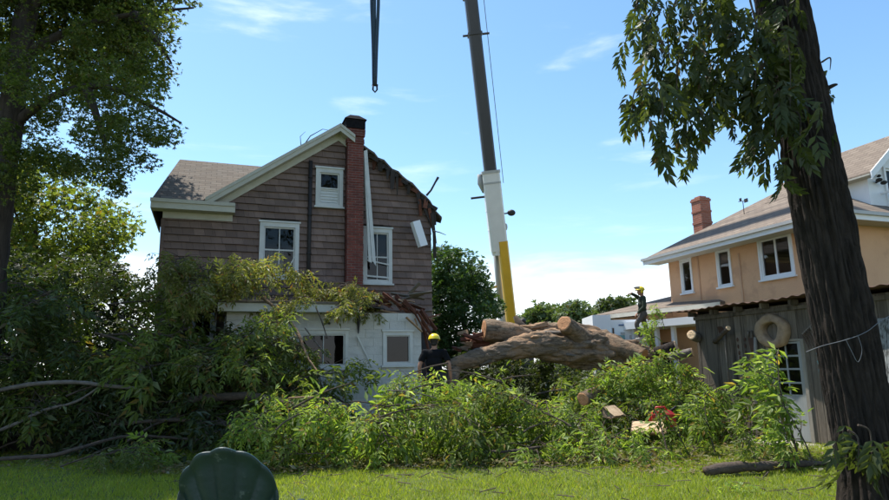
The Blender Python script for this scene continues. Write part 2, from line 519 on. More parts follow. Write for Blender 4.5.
M['leaf_far'] = leaf_mat('leaf_far', (.06, .09, .03), (.09, .125, .045), .25)
M['leaf_dry'] = leaf_mat('leaf_dry', (.16, .12, .055), (.12, .13, .04), .25, .7)
M['grass'] = leaf_mat('grass', (.14, .185, .018), (.23, .265, .038), .40, .6, .3, odd=.06)

# ------------------------------------------------------------------ mesh builder
class MB:
    def __init__(s, grid=False):
        s.v, s.f, s.grid = [], [], grid
    def add(s, verts, faces):
        o = len(s.v)
        s.v.extend([tuple(map(float, q)) for q in verts])
        s.f.extend([tuple(i + o for i in q) for q in faces])
        return s
    def hexa(s, p):      # p: 4 bottom, 4 top
        return s.add(p, [(0, 3, 2, 1), (4, 5, 6, 7), (0, 1, 5, 4), (1, 2, 6, 5), (2, 3, 7, 6), (3, 0, 4, 7)])
    def box(s, x0, x1, y0, y1, z0, z1):
        return s.hexa([(x0, y0, z0), (x1, y0, z0), (x1, y1, z0), (x0, y1, z0), (x0, y0, z1), (x1, y0, z1), (x1, y1, z1), (x0, y1, z1)])
    def beam(s, p0, p1, w, h, up=(0, 0, 1), roll=0., w1=None, h1=None):
        p0, p1 = np.array(p0, float), np.array(p1, float)
        d = p1 - p0; d /= np.linalg.norm(d)
        u = np.array(up, float)
        if abs(d @ u) > .97: u = np.array([0, 1., 0])
        x = np.cross(d, u); x /= np.linalg.norm(x)
        y = np.cross(x, d)
        c, sn = math.cos(roll), math.sin(roll)
        x, y = x * c + y * sn, y * c - x * sn
        w1 = w if w1 is None else w1; h1 = h if h1 is None else h1
        q = []
        for p, ww, hh in ((p0, w, h), (p1, w1, h1)):
            for sx, sy in ((-1, -1), (1, -1), (1, 1), (-1, 1)):
                q.append(p + x * sx * ww / 2 + y * sy * hh / 2)
        return s.hexa(q)
    def tube(s, path, rad, n=10, cap=True, namp=0., nscale=1., seed=0, flat=1.0, nvec=(1, 1, 1)):
        P = np.array(path, float)
        rad = np.full(len(P), rad) if np.isscalar(rad) else np.array(rad, float)
        T = np.gradient(P, axis=0)
        T /= np.linalg.norm(T, axis=1)[:, None] + 1e-12
        u = np.array([0, 0, 1.]) if abs(T[0][2]) < .9 else np.array([1., 0, 0])
        x = np.cross(T[0], u); x /= np.linalg.norm(x)
        vs = []
        ang = np.linspace(0, 2 * math.pi, n, endpoint=False)
        for i in range(len(P)):
            x = x - T[i] * (x @ T[i]); x /= np.linalg.norm(x)
            y = np.cross(T[i], x)
            ring = np.cos(ang)[:, None] * x + np.sin(ang)[:, None] * y * flat
            r = np.full(n, rad[i])
            if namp:
                r = r * (1 + namp * fbm((P[i] + ring * rad[i]) * nscale * np.array(nvec), seed, 4))
            vs.append(P[i] + ring * r[:, None])
        V = np.concatenate(vs)
        F = []
        for i in range(len(P) - 1):
            for j in range(n):
                k = (j + 1) % n
                F.append((i * n + j, i * n + k, (i + 1) * n + k, (i + 1) * n + j))
        if cap:
            F.append(tuple(range(n - 1, -1, -1)))
            F.append(tuple((len(P) - 1) * n + j for j in range(n)))
        return s.add(V, F)
    def ellipsoid(s, c, r, n=14, m=9, rot=None):
        vs = [(0, 0, -1)]
        for i in range(1, m):
            a = -math.pi / 2 + math.pi * i / m
            for j in range(n):
                t = 2 * math.pi * j / n
                vs.append((math.cos(a) * math.cos(t), math.cos(a) * math.sin(t), math.sin(a)))
        vs.append((0, 0, 1))
        V = np.array(vs) * np.array(r, float)
        if rot is not None:
            V = V @ np.array(rot).T
        V = V + np.array(c, float)
        F = []
        for j in range(n):
            F.append((0, 1 + (j + 1) % n, 1 + j))
            b = 1 + (m - 2) * n
            F.append((b + j, b + (j + 1) % n, len(vs) - 1))
        for i in range(m - 2):
            for j in range(n):
                k = (j + 1) % n
                F.append((1 + i * n + j, 1 + i * n + k, 1 + (i + 1) * n + k, 1 + (i + 1) * n + j))
        return s.add(V, F)
    def disc(s, c, nrm, r, n=20, namp=.0, thick=.012, seed=0):
        c = np.array(c, float); d = np.array(nrm, float); d /= np.linalg.norm(d)
        return s.tube([c, c + d * thick], [r, r * .985], n, True, namp, 6, seed)
    def build(s, name, m, parent=None, smooth=False, loc=None, rotz=0.):
        V = np.array(s.v, float)
        if s.grid: V = Gm(V)
        return link_mesh(name, V, s.f, m, parent, smooth, loc, rotz)

ROOTS = {}
def to_local(V, loc, rotz):
    V = np.asarray(V, float) - np.array(loc, float)
    c, sn = math.cos(-rotz), math.sin(-rotz)
    return np.stack([V[:, 0] * c - V[:, 1] * sn, V[:, 0] * sn + V[:, 1] * c, V[:, 2]], 1)
def link_mesh(name, V, F, m, parent=None, smooth=False, loc=None, rotz=0.):
    """world-space vertices; a child gets its thing's frame, a top-level mesh gets its own base as origin"""
    V = np.asarray(V, float)
    base = None
    if parent is not None:
        loc_, rz_ = ROOTS[parent.name]
        V = to_local(V, loc_, rz_)
    else:
        if loc is None:
            loc = np.array([(V[:, 0].min() + V[:, 0].max()) / 2, (V[:, 1].min() + V[:, 1].max()) / 2, V[:, 2].min()])
        V = to_local(V, loc, rotz)
        base = loc
    me = bpy.data.meshes.new(name)
    if isinstance(F, np.ndarray):
        F2 = F
        me.vertices.add(len(V)); me.vertices.foreach_set('co', V.astype(np.float32).ravel())
        k = F2.shape[1]
        me.loops.add(F2.size); me.loops.foreach_set('vertex_index', F2.astype(np.int32).ravel())
        me.polygons.add(len(F2))
        me.polygons.foreach_set('loop_start', np.arange(0, F2.size, k, dtype=np.int32))
        me.polygons.foreach_set('loop_total', np.full(len(F2), k, dtype=np.int32))
        me.update(calc_edges=True)
    else:
        me.from_pydata([tuple(v) for v in V], [], F)
        me.update()
    if smooth:
        me.polygons.foreach_set('use_smooth', np.ones(len(me.polygons), dtype=bool))
    me.materials.append(M[m] if isinstance(m, str) else m)
    o = bpy.data.objects.new(name, me)
    COL.objects.link(o)
    if parent is not None:
        o.parent = parent
        ROOTS[o.name] = ROOTS[parent.name]
    else:
        o.location = tuple(float(q) for q in base)
        o.rotation_euler = (0, 0, rotz)
        ROOTS[o.name] = (tuple(float(q) for q in base), rotz)
    return o
def thing(name, label, cat, loc=(0, 0, 0), rotz=0., group=None):
    o = bpy.data.objects.new(name, None)
    o.empty_display_size = .2
    COL.objects.link(o)
    o.location = tuple(float(q) for q in loc)
    o.rotation_euler = (0, 0, rotz)
    o['label'] = label; o['category'] = cat
    if group: o['group'] = group
    ROOTS[o.name] = (tuple(float(q) for q in loc), rotz)
    return o
def gthing(name, label, cat, b, a, z=0., group=None):
    return thing(name, label, cat, G(b, a, z), TH, group)
def tag(o, label, cat, group=None):
    o['label'] = label; o['category'] = cat
    if group: o['group'] = group
    return o
def struct(o):
    o['kind'] = 'structure'
    return o
def stuff(o):
    o['kind'] = 'stuff'
    return o

def rows(zs, left, right, holes):
    """wall slices between the heights zs: yields (z0, z1, xl0, xr0, xl1, xr1) with openings cut out"""
    out = []
    for z0, z1 in zip(zs[:-1], zs[1:]):
        zm = (z0 + z1) / 2
        l0, l1, r0, r1 = left(z0), left(z1), right(z0), right(z1)
        if r0 - l0 < .02: continue
        cuts = sorted([(h[0], h[1]) for h in holes if h[2] <= zm <= h[3]])
        spans, cur = [], None
        segs = []
        x = None
        for h0, h1 in cuts:
            segs.append((x, h0)); x = h1
        segs.append((x, None))
        for s0, s1 in segs:
            a0 = l0 if s0 is None else max(s0, l0); a1 = l1 if s0 is None else max(s0, l1)
            b0 = r0 if s1 is None else min(s1, r0); b1 = r1 if s1 is None else min(s1, r1)
            if b0 - a0 < .02: continue
            out.append((z0, z1, a0, b0, min(a1, b1), max(b1, a1)))
    return out
def breaks(z0, z1, extra, step=None):
    zs = set([z0, z1] + [e for e in extra if z0 < e < z1])
    return sorted(zs)

# ================================================================== GROUND
def wall_y(x):                       # line of the low timber terrace edge
    return 12.75 + .115 * np.clip(-x - 1.0, 0, 40)
def ground_z(x, y):
    x = np.asarray(x, float); y = np.asarray(y, float)
    z = .035 * vnoise(np.stack([x * .45, y * .45, x * 0], -1), 3)
    s = np.clip((y - wall_y(x) - .1) / .25, 0, 1) * np.clip((.9 - x) / .6, 0, 1)
    s2 = np.clip((y - 13.5) / 5, 0, 1) * .9 * np.clip((4.6 - x) / 3.0, 0, 1)
    z = np.where(np.hypot(x, y) > 70, 0, z)
    return z + .38 * np.maximum(s, s2) * np.clip((80 - np.hypot(x, y)) / 30, 0, 1)
xs = np.unique(np.concatenate([np.linspace(-900, -40, 16), np.linspace(-40, -14, 18), np.linspace(-14, 14, 141), np.linspace(14, 40, 18), np.linspace(40, 900, 16)]))
ys = np.unique(np.concatenate([np.linspace(-300, -6, 10), np.linspace(-6, 3, 10), np.linspace(3, 24, 127), np.linspace(24, 60, 20), np.linspace(60, 1500, 18)]))
gx, gy = np.meshgrid(xs, ys)
gz = ground_z(gx, gy)
nx = len(xs)
idx = np.arange(len(ys) * nx).reshape(len(ys), nx)
gf = np.stack([idx[:-1, :-1], idx[:-1, 1:], idx[1:, 1:], idx[1:, :-1]], -1).reshape(-1, 4)
struct(link_mesh('ground', np.stack([gx, gy, gz], -1).reshape(-1, 3), gf, 'grass_ground', None, True, loc=(0, 0, 0)))

# concrete strip along the shed
mb = MB(True)
mb.box(9.75, 10.52, 7.2, 11.2, -.05, .028)
struct(mb.build('path', 'concrete'))

# ================================================================== BROWN HOUSE
HA = 17.8                            # gable face
root = gthing('brown_house', 'brown shingle-sided house with a torn gable roof and red brick chimney', 'house', 2.4, HA + 3, .3)
PK_B, PK_Z = 3.29, 8.42              # gable peak
SL = .70
BL, BR = -1.28, 6.12
EAVE = 5.86
Z0 = .3
def left(z):
    if z <= EAVE: return BL
    return max(BL, PK_B - (PK_Z - .12 - z) / SL) if z > 5.95 else BL
def left(z):
    zl = PK_B - (PK_Z - .10 - z) / SL
    if z <= EAVE + .02: return BL
    return min(max(zl, BL), PK_B)
def right(z):
    zr = PK_B + (PK_Z - .10 - z) / (SL * .98)
    if z > 5.1: zr = min(zr, BR)
    return min(BR, max(zr, PK_B))
WINS = [(1.17, 2.23, 4.02, 5.56, 'full'), (2.66, 3.44, 6.12, 7.24, 'attic'), (4.02, 4.90, 3.95, 5.56, 'full2'), (-.50, .16, 2.35, 3.30, 'small')]
holes = [(w[0] + .11, w[1] - .11, w[2] + .1, w[3] - .12) for w in WINS]
zs = breaks(Z0, PK_Z - .1, [h[2] for h in holes] + [h[3] for h in holes] + [EAVE + .02, EAVE + .021, 5.9, right(0) and 6.4, 6.0, 7.0, 7.6, 8.0])
mb = MB(True)
for z0, z1, a0, b0, a1, b1 in rows(zs, left, right, holes):
    mb.hexa([(a0, HA, z0), (b0, HA, z0), (b0, HA + .16, z0), (a0, HA + .16, z0), (a1, HA, z1), (b1, HA, z1), (b1, HA + .16, z1), (a1, HA + .16, z1)])
mb.build('wall', 'sheath', root)
mb = MB(True)                        # side, back walls and floor close the house
mb.box(BL, BL + .15, HA + .16, HA + 5.0, Z0, EAVE)
mb.box(BR - .15, BR, HA + .16, HA + 8.0, Z0, EAVE + .3)
mb.box(BL, BR, HA + 8.0, HA + 8.15, Z0, EAVE + .3)
mb.box(BL, .4, HA + 5.0, HA + 5.15, Z0, EAVE)
mb.box(.3, .45, HA + 5.0, HA + 8.0, Z0, EAVE)
mb.box(BL + .15, BR - .15, HA + .16, HA + 8.0, 3.2, 3.3)
mb.box(BL + .15, BR - .15, HA + .16, HA + 8.0, 5.86, 5.93)
mb.build('wall', 'sheath', root)
# shingle courses, each piece its own board
rng = random.Random(3)
CH = .192
z = 2.6
fullholes = [(w[0], w[1], w[2] - .03, w[3] + .02) for w in WINS] + [(3.50, 4.0, 0, 9)]
k = 0
while z < PK_Z - .3:
    z1 = z + CH
    for z0_, z1_, a0, b0, a1, b1 in rows([z, z1], left, right, fullholes):
        x = a0
        while x < b0 - .01:
            ln = rng.uniform(.5, 1.3)
            x2 = x + ln if x + ln < b0 - .3 else b0
            xa, xb = (x if x > a0 else None), (x2 if x2 < b0 else None)
            l0 = x + .0015 if xa else a0; l1 = x + .0015 if xa else a1
            r0 = x2 - .0015 if xb else b0; r1 = x2 - .0015 if xb else b1
            if l1 > r1: l1 = r1 = (l1 + r1) / 2
            if r0 - l0 > .03:
                dz = rng.uniform(-.012, .012); th = rng.uniform(.045, .062)
                m_ = MB(True)
                m_.hexa([(l0, HA - th, z + dz), (r0, HA - th + rng.uniform(-.004, .004), z + dz), (r0, HA - .002, z + dz), (l0, HA - .002, z + dz),
                         (l1, HA - .008, z1 + .012), (r1, HA - .008, z1 + .012), (r1, HA - .002, z1 + .012), (l1, HA - .002, z1 + .012)])
                m_.build('siding_shingle', 'siding', root)
                k += 1
            x = x2
    z = z1

def gable_map(A0):
    return lambda u, d, z: (u, A0 - d, z)
def tan_map(B0):
    return lambda u, d, z: (B0 - d, u, z)
def mbox(mb, f, u0, u1, d0, d1, z0, z1):
    P = [f(u0, d1, z0), f(u1, d1, z0), f(u1, d0, z0), f(u0, d0, z0), f(u0, d1, z1), f(u1, d1, z1), f(u1, d0, z1), f(u0, d0, z1)]
    mb.hexa(P)
def window(parent, f, u0, u1, z0, z1, trim, frame_m, cols, row_z, trim_w=.11, bar=.035, glass='glass', sill=True, curtain=None, open_sash=False, depth=.05):
    w = MB(True)
    mbox(w, f, u0, u0 + trim_w, -.02, depth, z0, z1 - .0)
    mbox(w, f, u1 - trim_w, u1, -.02, depth, z0, z1)
    mbox(w, f, u0 + trim_w, u1 - trim_w, -.02, depth - .003, z1 - trim_w - .01, z1)
    mbox(w, f, u0 + trim_w, u1 - trim_w, -.02, depth - .003, z0, z0 + trim_w * .7)
    wo_ = w.build('window', trim, parent)
    if sill:
        s_ = MB(True)
        mbox(s_, f, u0 - .04, u1 + .04, -.02, depth + .05, z0 - .05, z0 - .002)
        s_.build('sill', trim, wo_)
        s_ = MB(True); mbox(s_, f, u0 - .03, u1 + .03, -.0, depth + .025, z1 + .002, z1 + .05); s_.build('head_trim', trim, wo_)
    iu0, iu1, iz0, iz1 = u0 + trim_w + .004, u1 - trim_w - .004, z0 + trim_w * .7 + .004, z1 - trim_w - .014
    s_ = MB(True)
    e = bar
    mbox(s_, f, iu0, iu0 + e, -.06, .012, iz0, iz1)
    mbox(s_, f, iu1 - e, iu1, -.06, .012, iz0, iz1)
    edges = [iz0] + list(row_z) + [iz1]
    mbox(s_, f, iu0 + e, iu1 - e, -.06, .010, iz0, iz0 + e)
    mbox(s_, f, iu0 + e, iu1 - e, -.06, .010, iz1 - e, iz1)
    for rz in row_z:
        mbox(s_, f, iu0 + e, iu1 - e, -.06, .010, rz - e * .6, rz + e * .6)
    us = [iu0 + (iu1 - iu0) * i / cols for i in range(cols + 1)]
    for u in us[1:-1]:
        mbox(s_, f, u - e * .35, u + e * .35, -.05, .006, iz0 + e, iz1 - e)
    so_ = s_.build('sash', frame_m, wo_)
    for i in range(cols):
        for j in range(len(edges) - 1):
            g_ = MB(True)
            P = [f(us[i] + .012, -.03, edges[j] + .012), f(us[i + 1] - .012, -.03, edges[j] + .012), f(us[i + 1] - .012, -.03, edges[j + 1] - .012), f(us[i] + .012, -.03, edges[j + 1] - .012)]
            g_.add(P, [(0, 1, 2, 3) if f(0, 1, 0)[1] < f(0, 0, 0)[1] else (3, 2, 1, 0)])
            g_.build('pane', glass, wo_)
    if curtain:
        c_ = MB(True)
        c0, c1, cz0, cz1 = curtain
        n = 28
        vs, fs = [], []
        for i in range(n + 1):
            u = c0 + (c1 - c0) * i / n
            d = -.16 + .025 * math.sin(i * 1.9) + .01 * math.sin(i * 5.1)
            vs += [f(u, d, cz0), f(u, d, cz1)]
        for i in range(n):
            fs.append((2 * i, 2 * i + 2, 2 * i + 3, 2 * i + 1))
        c_.add(vs, fs).build('curtain', 'curtain', wo_)
    return wo_
gf_ = gable_map(HA - .03)
window(root, gf_, *WINS[0][:4], 'white', 'white', 2, [4.80], curtain=(1.3, 1.84, 4.1, 4.8))
window(root, gf_, *WINS[1][:4], 'white', 'white', 1, [6.66])
window(root, gf_, *WINS[2][:4], 'white', 'white', 2, [4.72])
window(root, gf_, *WINS[3][:4], 'white', 'white', 2, [])
# louvre board in the attic window, loose sash bars in the damaged ones
lv = MB(True)
for i in range(5):
    z_ = 6.25 + i * .085
    lv.hexa([(2.80, HA - .02, z_), (3.30, HA - .02, z_), (3.30, HA + .02, z_), (2.80, HA + .02, z_), (2.80, HA - .005, z_ + .082), (3.30, HA - .005, z_ + .082), (3.30, HA + .02, z_ + .082), (2.80, HA + .02, z_ + .082)])
lv.build('louvre', 'white', root)
mb = MB(True); mb.beam((1.90, HA - .06, 4.16), (2.13, HA - .05, 4.66), .03, .03); mb.build('broken_bar', 'white', root)
mb = MB(True); mb.beam((4.12, HA - .07, 4.62), (4.82, HA - .06, 4.50), .035, .04); mb.build('broken_bar', 'white', root)
mb = MB(True); mb.beam((4.12, HA - .07, 4.16), (4.80, HA - .07, 4.12), .04, .05); mb.build('broken_bar', 'white', root)

# drain pipe
mb = MB(True); mb.tube([(2.50, HA - .09, 3.1), (2.50, HA - .09, 5.2), (2.50, HA - .09, 7.42)], .055, 12)
for z_ in (3.6, 4.7, 5.8, 6.9): mb.tube([(2.50, HA - .09, z_), (2.50, HA - .09, z_ + .06)], .066, 12)
mb.build('drain_pipe', 'dark_pipe', root, True)

# chimney
rgc = np.random.default_rng(2)
ch = MB(True)
lev = np.linspace(2.9, 8.45, 76)
for z0_, z1_ in zip(lev[:-1], lev[1:]):
    j = rgc.uniform(-.007, .007, 2)
    ex = 0.0 if z0_ < 8.22 else .035
    ex = ex + (.02 if 8.0 < z0_ < 8.09 else 0)
    ch.box(3.52 - ex + j[0], 3.99 + ex + j[1], HA - .30 - ex + j[0], HA + .20, z0_, z1_ - .008)
ch.box(3.53, 3.98, HA - .29, HA + .19, 2.9, 8.44)
cho = ch.build('chimney', 'brick', root)
mb = MB(True)
mb.box(3.45, 4.02, HA - .38, HA + .24, 8.45, 8.72)
q = [(3.41, HA - .42, 8.72), (4.06, HA - .42, 8.72), (4.06, HA + .28, 8.72), (3.41, HA + .28, 8.72), (3.60, HA - .22, 8.90), (3.87, HA - .22, 8.90), (3.87, HA + .1, 8.90), (3.60, HA + .1, 8.90)]
mb.hexa(q)
mb.build('chimney_cap', 'cap_black', cho)

# roofs (thick slabs)
def slab(mb, pts, th):
    n = len(pts)
    top = [tuple(p) for p in pts]
    bot = [(p[0], p[1], p[2] - th) for p in pts]
    mb.add(top + bot, [tuple(range(n)), tuple(range(2 * n - 1, n - 1, -1))] + [(i, n + i, n + (i + 1) % n, (i + 1) % n) for i in range(n)])
mb = MB(True)
F_ = HA - .34                        # front overhang of the gable
def zl(b): return PK_Z + .10 - SL * abs(b - PK_B)
slab(mb, [(PK_B, F_, zl(PK_B)), (PK_B, HA + 8.3, zl(PK_B)), (-.36, HA + 8.3, zl(-.36)), (-.36, F_, zl(-.36))], .07)
mb.build('roof', 'dark_roof', root)
mb = MB(True)                        # right slope, torn along the front and the lower edge
rt = random.Random(9)
pts = [(PK_B + .001, HA + 8.3, zl(PK_B)), (PK_B + .001, F_, zl(PK_B)), (3.6, F_, zl(3.6))]
for b_ in np.linspace(4.02, 6.05, 15):
    pts.append((b_, F_ + .06 + rt.uniform(-.05, .12), zl(b_) - .02 - .12 * max(0, b_ - 5.3)))
pts += [(6.24, F_ + .16, 6.18), (6.38, F_ + .05, 5.98), (6.5, F_ + .5, 5.95), (6.45, HA + 1.2, zl(6.45)), (6.6, HA + 8.3, zl(6.6))]
slab(mb, pts, .06)
mb.build('roof', 'dark_roof', root)
# shaded torn sheathing and rafter ends below the right slope
for i in range(17):
    b_ = 4.12 + i * .128
    zt = zl(b_) - .10 - .12 * max(0, b_ - 5.3)
    ln = rt.choice([.08, .12, .2, .34, .48]) * rt.uniform(.8, 1.3) + (.2 if i > 12 else 0)
    m_ = MB(True)
    ya = F_ + .10 + rt.uniform(0, .16)
    m_.beam((b_, ya, zt), (b_ + rt.uniform(-.06, .06), ya + rt.uniform(-.05, .08), zt - ln), rt.uniform(.07, .17), .03, up=(0, 1, 0), roll=rt.uniform(-.4, .4), w1=rt.uniform(.02, .14), h1=.015)
    m_.build('torn_board', 'redwood' if i % 6 == 2 else 'sheath', root)
for i in range(7):
    b_ = 4.3 + i * .30
    m_ = MB(True)
    zt = zl(b_) - .12 - .1 * max(0, b_ - 5.3)
    m_.beam((b_ - .15, HA - .05, zt + .10), (b_ + .14, F_ + .08, zt - .14), .05, .10)
    m_.build('rafter_end', 'redwood' if i == 4 else 'sheath', root)
for i, (b0_, z0_, b1_, z1_) in enumerate([(5.85, 6.35, 6.15, 5.72), (6.02, 6.25, 6.18, 5.55), (6.1, 6.1, 6.22, 5.2), (5.7, 6.5, 5.78, 6.02), (6.14, 5.5, 6.2, 4.75)]):
    m_ = MB(True); m_.beam((b0_, HA - .13 - .03 * i, z0_), (b1_, HA - .10, z1_), .09, .035, up=(0, 1, 0)); m_.build('torn_board', 'redwood' if i % 2 else 'sheath', root)
mb = MB(True); mb.tube([(5.92, F_ + .1, 6.62), (6.05, F_ + .05, 6.78), (6.17, F_, 7.02), (6.26, F_ - .02, 7.18)], [.035, .03, .03, .04], 8); mb.build('bent_flashing', 'off_black', root)
mb = MB(True); mb.tube([(6.1, F_ + .1, 5.55), (6.3, F_ + .05, 5.5), (6.48, F_, 5.42)], [.02, .016, .008], 6); mb.build('splinter', 'greywood', root)

# left rake trim: fascia, bed mould, frieze
def rake(mb, b0, b1, y0, y1, o0, o1):
    mb.hexa([(b0, y0, zl(b0) + o0), (b1, y0, zl(b1) + o0), (b1, y1, zl(b1) + o0), (b0, y1, zl(b0) + o0), (b0, y0, zl(b0) + o1), (b1, y0, zl(b1) + o1), (b1, y1, zl(b1) + o1), (b0, y1, zl(b0) + o1)])
for nm, y0, y1, o0, o1 in (('rake_board', F_ - .03, F_ + .0, -.21, .012), ('rake_moulding', F_ - .055, F_ - .033, -.075, .018), ('rake_soffit', F_ + .003, HA - .003, -.20, -.16), ('rake_frieze', HA - .075, HA - .042, -.40, -.203)):
    mb = MB(True); rake(mb, -.26, PK_B, y0, y1, o0, o1); mb.build(nm, 'cream', root)
    mb = MB(True); rake(mb, PK_B + .002, 3.72, y0, y1, o0, o1); mb.build(nm, 'cream', root)
# wing roof with its eave box
mb = MB(True)
slab(mb, [(-1.53, 17.46, 5.965), (-.32, 17.46, 5.965), (2.5, 20.3, 7.95), (-1.08, 20.3, 7.95)], .06)
slab(mb, [(-1.08, 20.31, 7.95), (2.5, 20.31, 7.95), (-.3, 23.2, 5.95), (-1.53, 23.2, 5.95)], .06)
slab(mb, [(-1.535, 17.47, 5.96), (-1.085, 20.3, 7.945), (-1.535, 23.19, 5.945)], .05)
mb.build('roof', 'dark_roof', root)
for nm, bx in (('eave_board', (-1.55, .47, 17.42, 17.45, 5.70, 5.945)), ('eave_soffit', (-1.53, .46, 17.453, HA - .004, 5.70, 5.735)), ('eave_moulding', (-1.57, .49, 17.385, 17.417, 5.86, 5.955)), ('eave_return', (.463, .50, 17.43, HA - .005, 5.70, 5.945)), ('frieze', (-1.28, .45, HA - .07, HA - .043, 5.52, 5.697))):
    mb = MB(True); mb.box(*bx); mb.build(nm, 'cream', root)
mb = MB(True); mb.box(-1.56, -1.53, 17.45, 20.6, 5.70, 5.94); mb.build('eave_board', 'cream', root)
mb = MB(True); mb.box(-1.31, -1.22, HA - .06, HA - .041, Z0, 5.5); mb.build('corner_board', 'siding', root)
# hanging trim
mb = MB(True)
mb.hexa([(4.22, HA - .42, 4.55), (4.34, HA - .40, 4.40), (4.34, HA - .36, 4.40), (4.22, HA - .38, 4.55), (4.00, HA - .30, 7.80), (4.10, HA - .28, 7.86), (4.10, HA - .24, 7.86), (4.00, HA - .26, 7.80)])
mb.hexa([(4.12, HA - .41, 4.52), (4.21, HA - .42, 4.48), (4.21, HA - .34, 4.48), (4.12, HA - .36, 4.52), (3.995, HA - .24, 7.80), (4.0, HA - .30, 7.80), (4.0, HA - .24, 7.80), (3.99, HA - .2, 7.80)])
mb.build('hanging_rake_board', 'white', root)
mb = MB(True)
p0, p1 = np.array([5.50, HA - .40, 5.76]), np.array([5.74, HA - .38, 5.04])
mb.beam(p0, p1, .26, .16, up=(0, 1, 0), roll=.25)
mb.build('hanging_eave_box', 'white_clean', root)
# stump of the snapped branch behind the ridge
mb = MB(True)
mb.tube([(2.2, HA + 1.0, 7.5), (2.35, HA + .9, 8.1), (2.6, HA + .8, 8.5), (2.95, HA + .7, 8.72), (3.2, HA + .7, 8.7)], [.03, .022, .016, .01, .005], 6)
mb.tube([(2.35, HA + .9, 8.1), (2.3, HA + .8, 8.45), (2.45, HA + .8, 8.62)], [.014, .01, .005], 6)
tw = mb.build('fallen_twig', 'bark_branch'); tag(tw, 'thin bare twig caught on the roof ridge left of the red chimney', 'twig')

# ================================================================== BLOCK EXTENSION
EA = 15.3
ext = gthing('block_extension', 'low white painted concrete block extension with its roof corner smashed in', 'house extension', 2.4, 16.5, .3)
XB0, XB1 = .35, 4.97
XT = 2.90
XW = [(1.95, 3.13, 1.58, 2.46), (3.98, 4.74, 1.62, 2.43)]
xh = [(w[0] + .08, w[1] - .08, w[2] + .06, w[3] - .09) for w in XW]
mb = MB(True)
for z0, z1, a0, b0, a1, b1 in rows(breaks(.2, XT - .03, [h[2] for h in xh] + [h[3] for h in xh]), lambda z: XB0, lambda z: XB1, xh):
    mb.hexa([(a0, EA + .012, z0), (b0, EA + .012, z0), (b0, EA + .2, z0), (a0, EA + .2, z0), (a1, EA + .012, z1), (b1, EA + .012, z1), (b1, EA + .2, z1), (a1, EA + .2, z1)])
mb.box(XB1 - .2, XB1 - .001, EA + .2, HA - .05, .2, 2.3)
mb.box(XB0, XB0 + .2, EA + .2, HA - .05, .2, XT - .05)
mb.build('wall', 'block_joint', ext)
fh = [(w[0] - .0, w[1] + .0, w[2] - .0, w[3] + .0) for w in XW]
rg = random.Random(21)
zc = [.25 + i * .203 for i in range(14)]
for r_i, z0 in enumerate(zc):
    z1 = z0 + .203
    if z0 > XT - .1: break
    z1 = min(z1, XT)
    zsub = breaks(z0, z1, [h[2] for h in fh] + [h[3] for h in fh])
    for s0, s1, a0, b0, a1, b1 in rows(zsub, lambda z: XB0, lambda z: XB1, fh):
        edges = [a0] + [e for e in np.arange(XB0 + (.2 if r_i % 2 else .4), XB1, .4) if a0 + .05 < e < b0 - .05] + [b0]
        for e0, e1 in zip(edges[:-1], edges[1:]):
            jit = rg.uniform(0, .006)
            if e0 > 4.4 and s0 > 2.55 and rg.random() < .6: continue      # blocks knocked out at the smashed corner
            m_ = MB(True)
            m_.box(e0 + .004, e1 - .004, EA - jit, EA + .0125, s0 + (.004 if s0 == z0 else 0), s1 - (.004 if s1 == z1 else 0))
            m_.build('block', 'block', ext)
ef = gable_map(EA)
window(ext, ef, *XW[0], 'white', 'white', 2, [], trim_w=.08, bar=.03, depth=.035, glass='glass_dimmed')
window(ext, ef, *XW[1], 'white', 'white', 1, [], trim_w=.08, bar=.02, depth=.035, glass='glass_dimmed')
mb = MB(True); mb.box(XB0 - .2, 3.32, EA - .32, EA - .29, 2.86, 3.05); mb.build('fascia', 'white', ext)
mb = MB(True); mb.box(XB0 - .2, 3.30, EA - .287, EA - .01, 2.87, 2.90); mb.build('soffit', 'white', ext)
mb = MB(True); slab(mb, [(XB0 - .25, EA - .36, 3.10), (3.45, EA - .36, 3.10), (3.75, EA + .6, 3.2), (3.5, EA + 1.3, 3.28), (3.9, HA - .06, 3.42), (XB0 - .25, HA - .06, 3.42)], .05); mb.build('roof', 'dark_roof', ext)
mb = MB(True); slab(mb, [(3.2, EA - .40, 3.06), (3.95, EA - .3, 2.98), (3.95, EA + .3, 3.02), (3.2, EA + .3, 3.115)], .025); mb.build('roofing_flap', 'off_black', ext)
mb = MB(True); mb.tube([(3.36, EA - .06, 2.98), (3.37, EA - .05, 2.6), (3.365, EA - .05, 2.38)], [.05, .035, .012], 7); mb.build('hanging_tar_paper', 'off_black', ext)
mb = MB(True); mb.tube([(2.62, EA - .05, 2.62), (2.66, EA - .06, 2.66)], [.05, .05], 9); mb.build('wall_lamp', 'off_black', ext)
mb = MB(True); mb.beam((3.34, EA - .05, 2.33), (3.70, EA - .04, 1.62), .04, .02, up=(0, 1, 0)); mb.build('hanging_strip', 'white', ext)
mb = MB(True); mb.box(XB0 + .21, XB1 - .21, EA + .62, EA + .66, .2, 2.84); mb.box(XB0 + .21, XB1 - .21, EA + .21, EA + .615, 2.60, 2.64); mb.build('dark_backing', 'off_black', ext)  # added panels behind the windows keep the room dark; their black stands for shade
rq = random.Random(15)
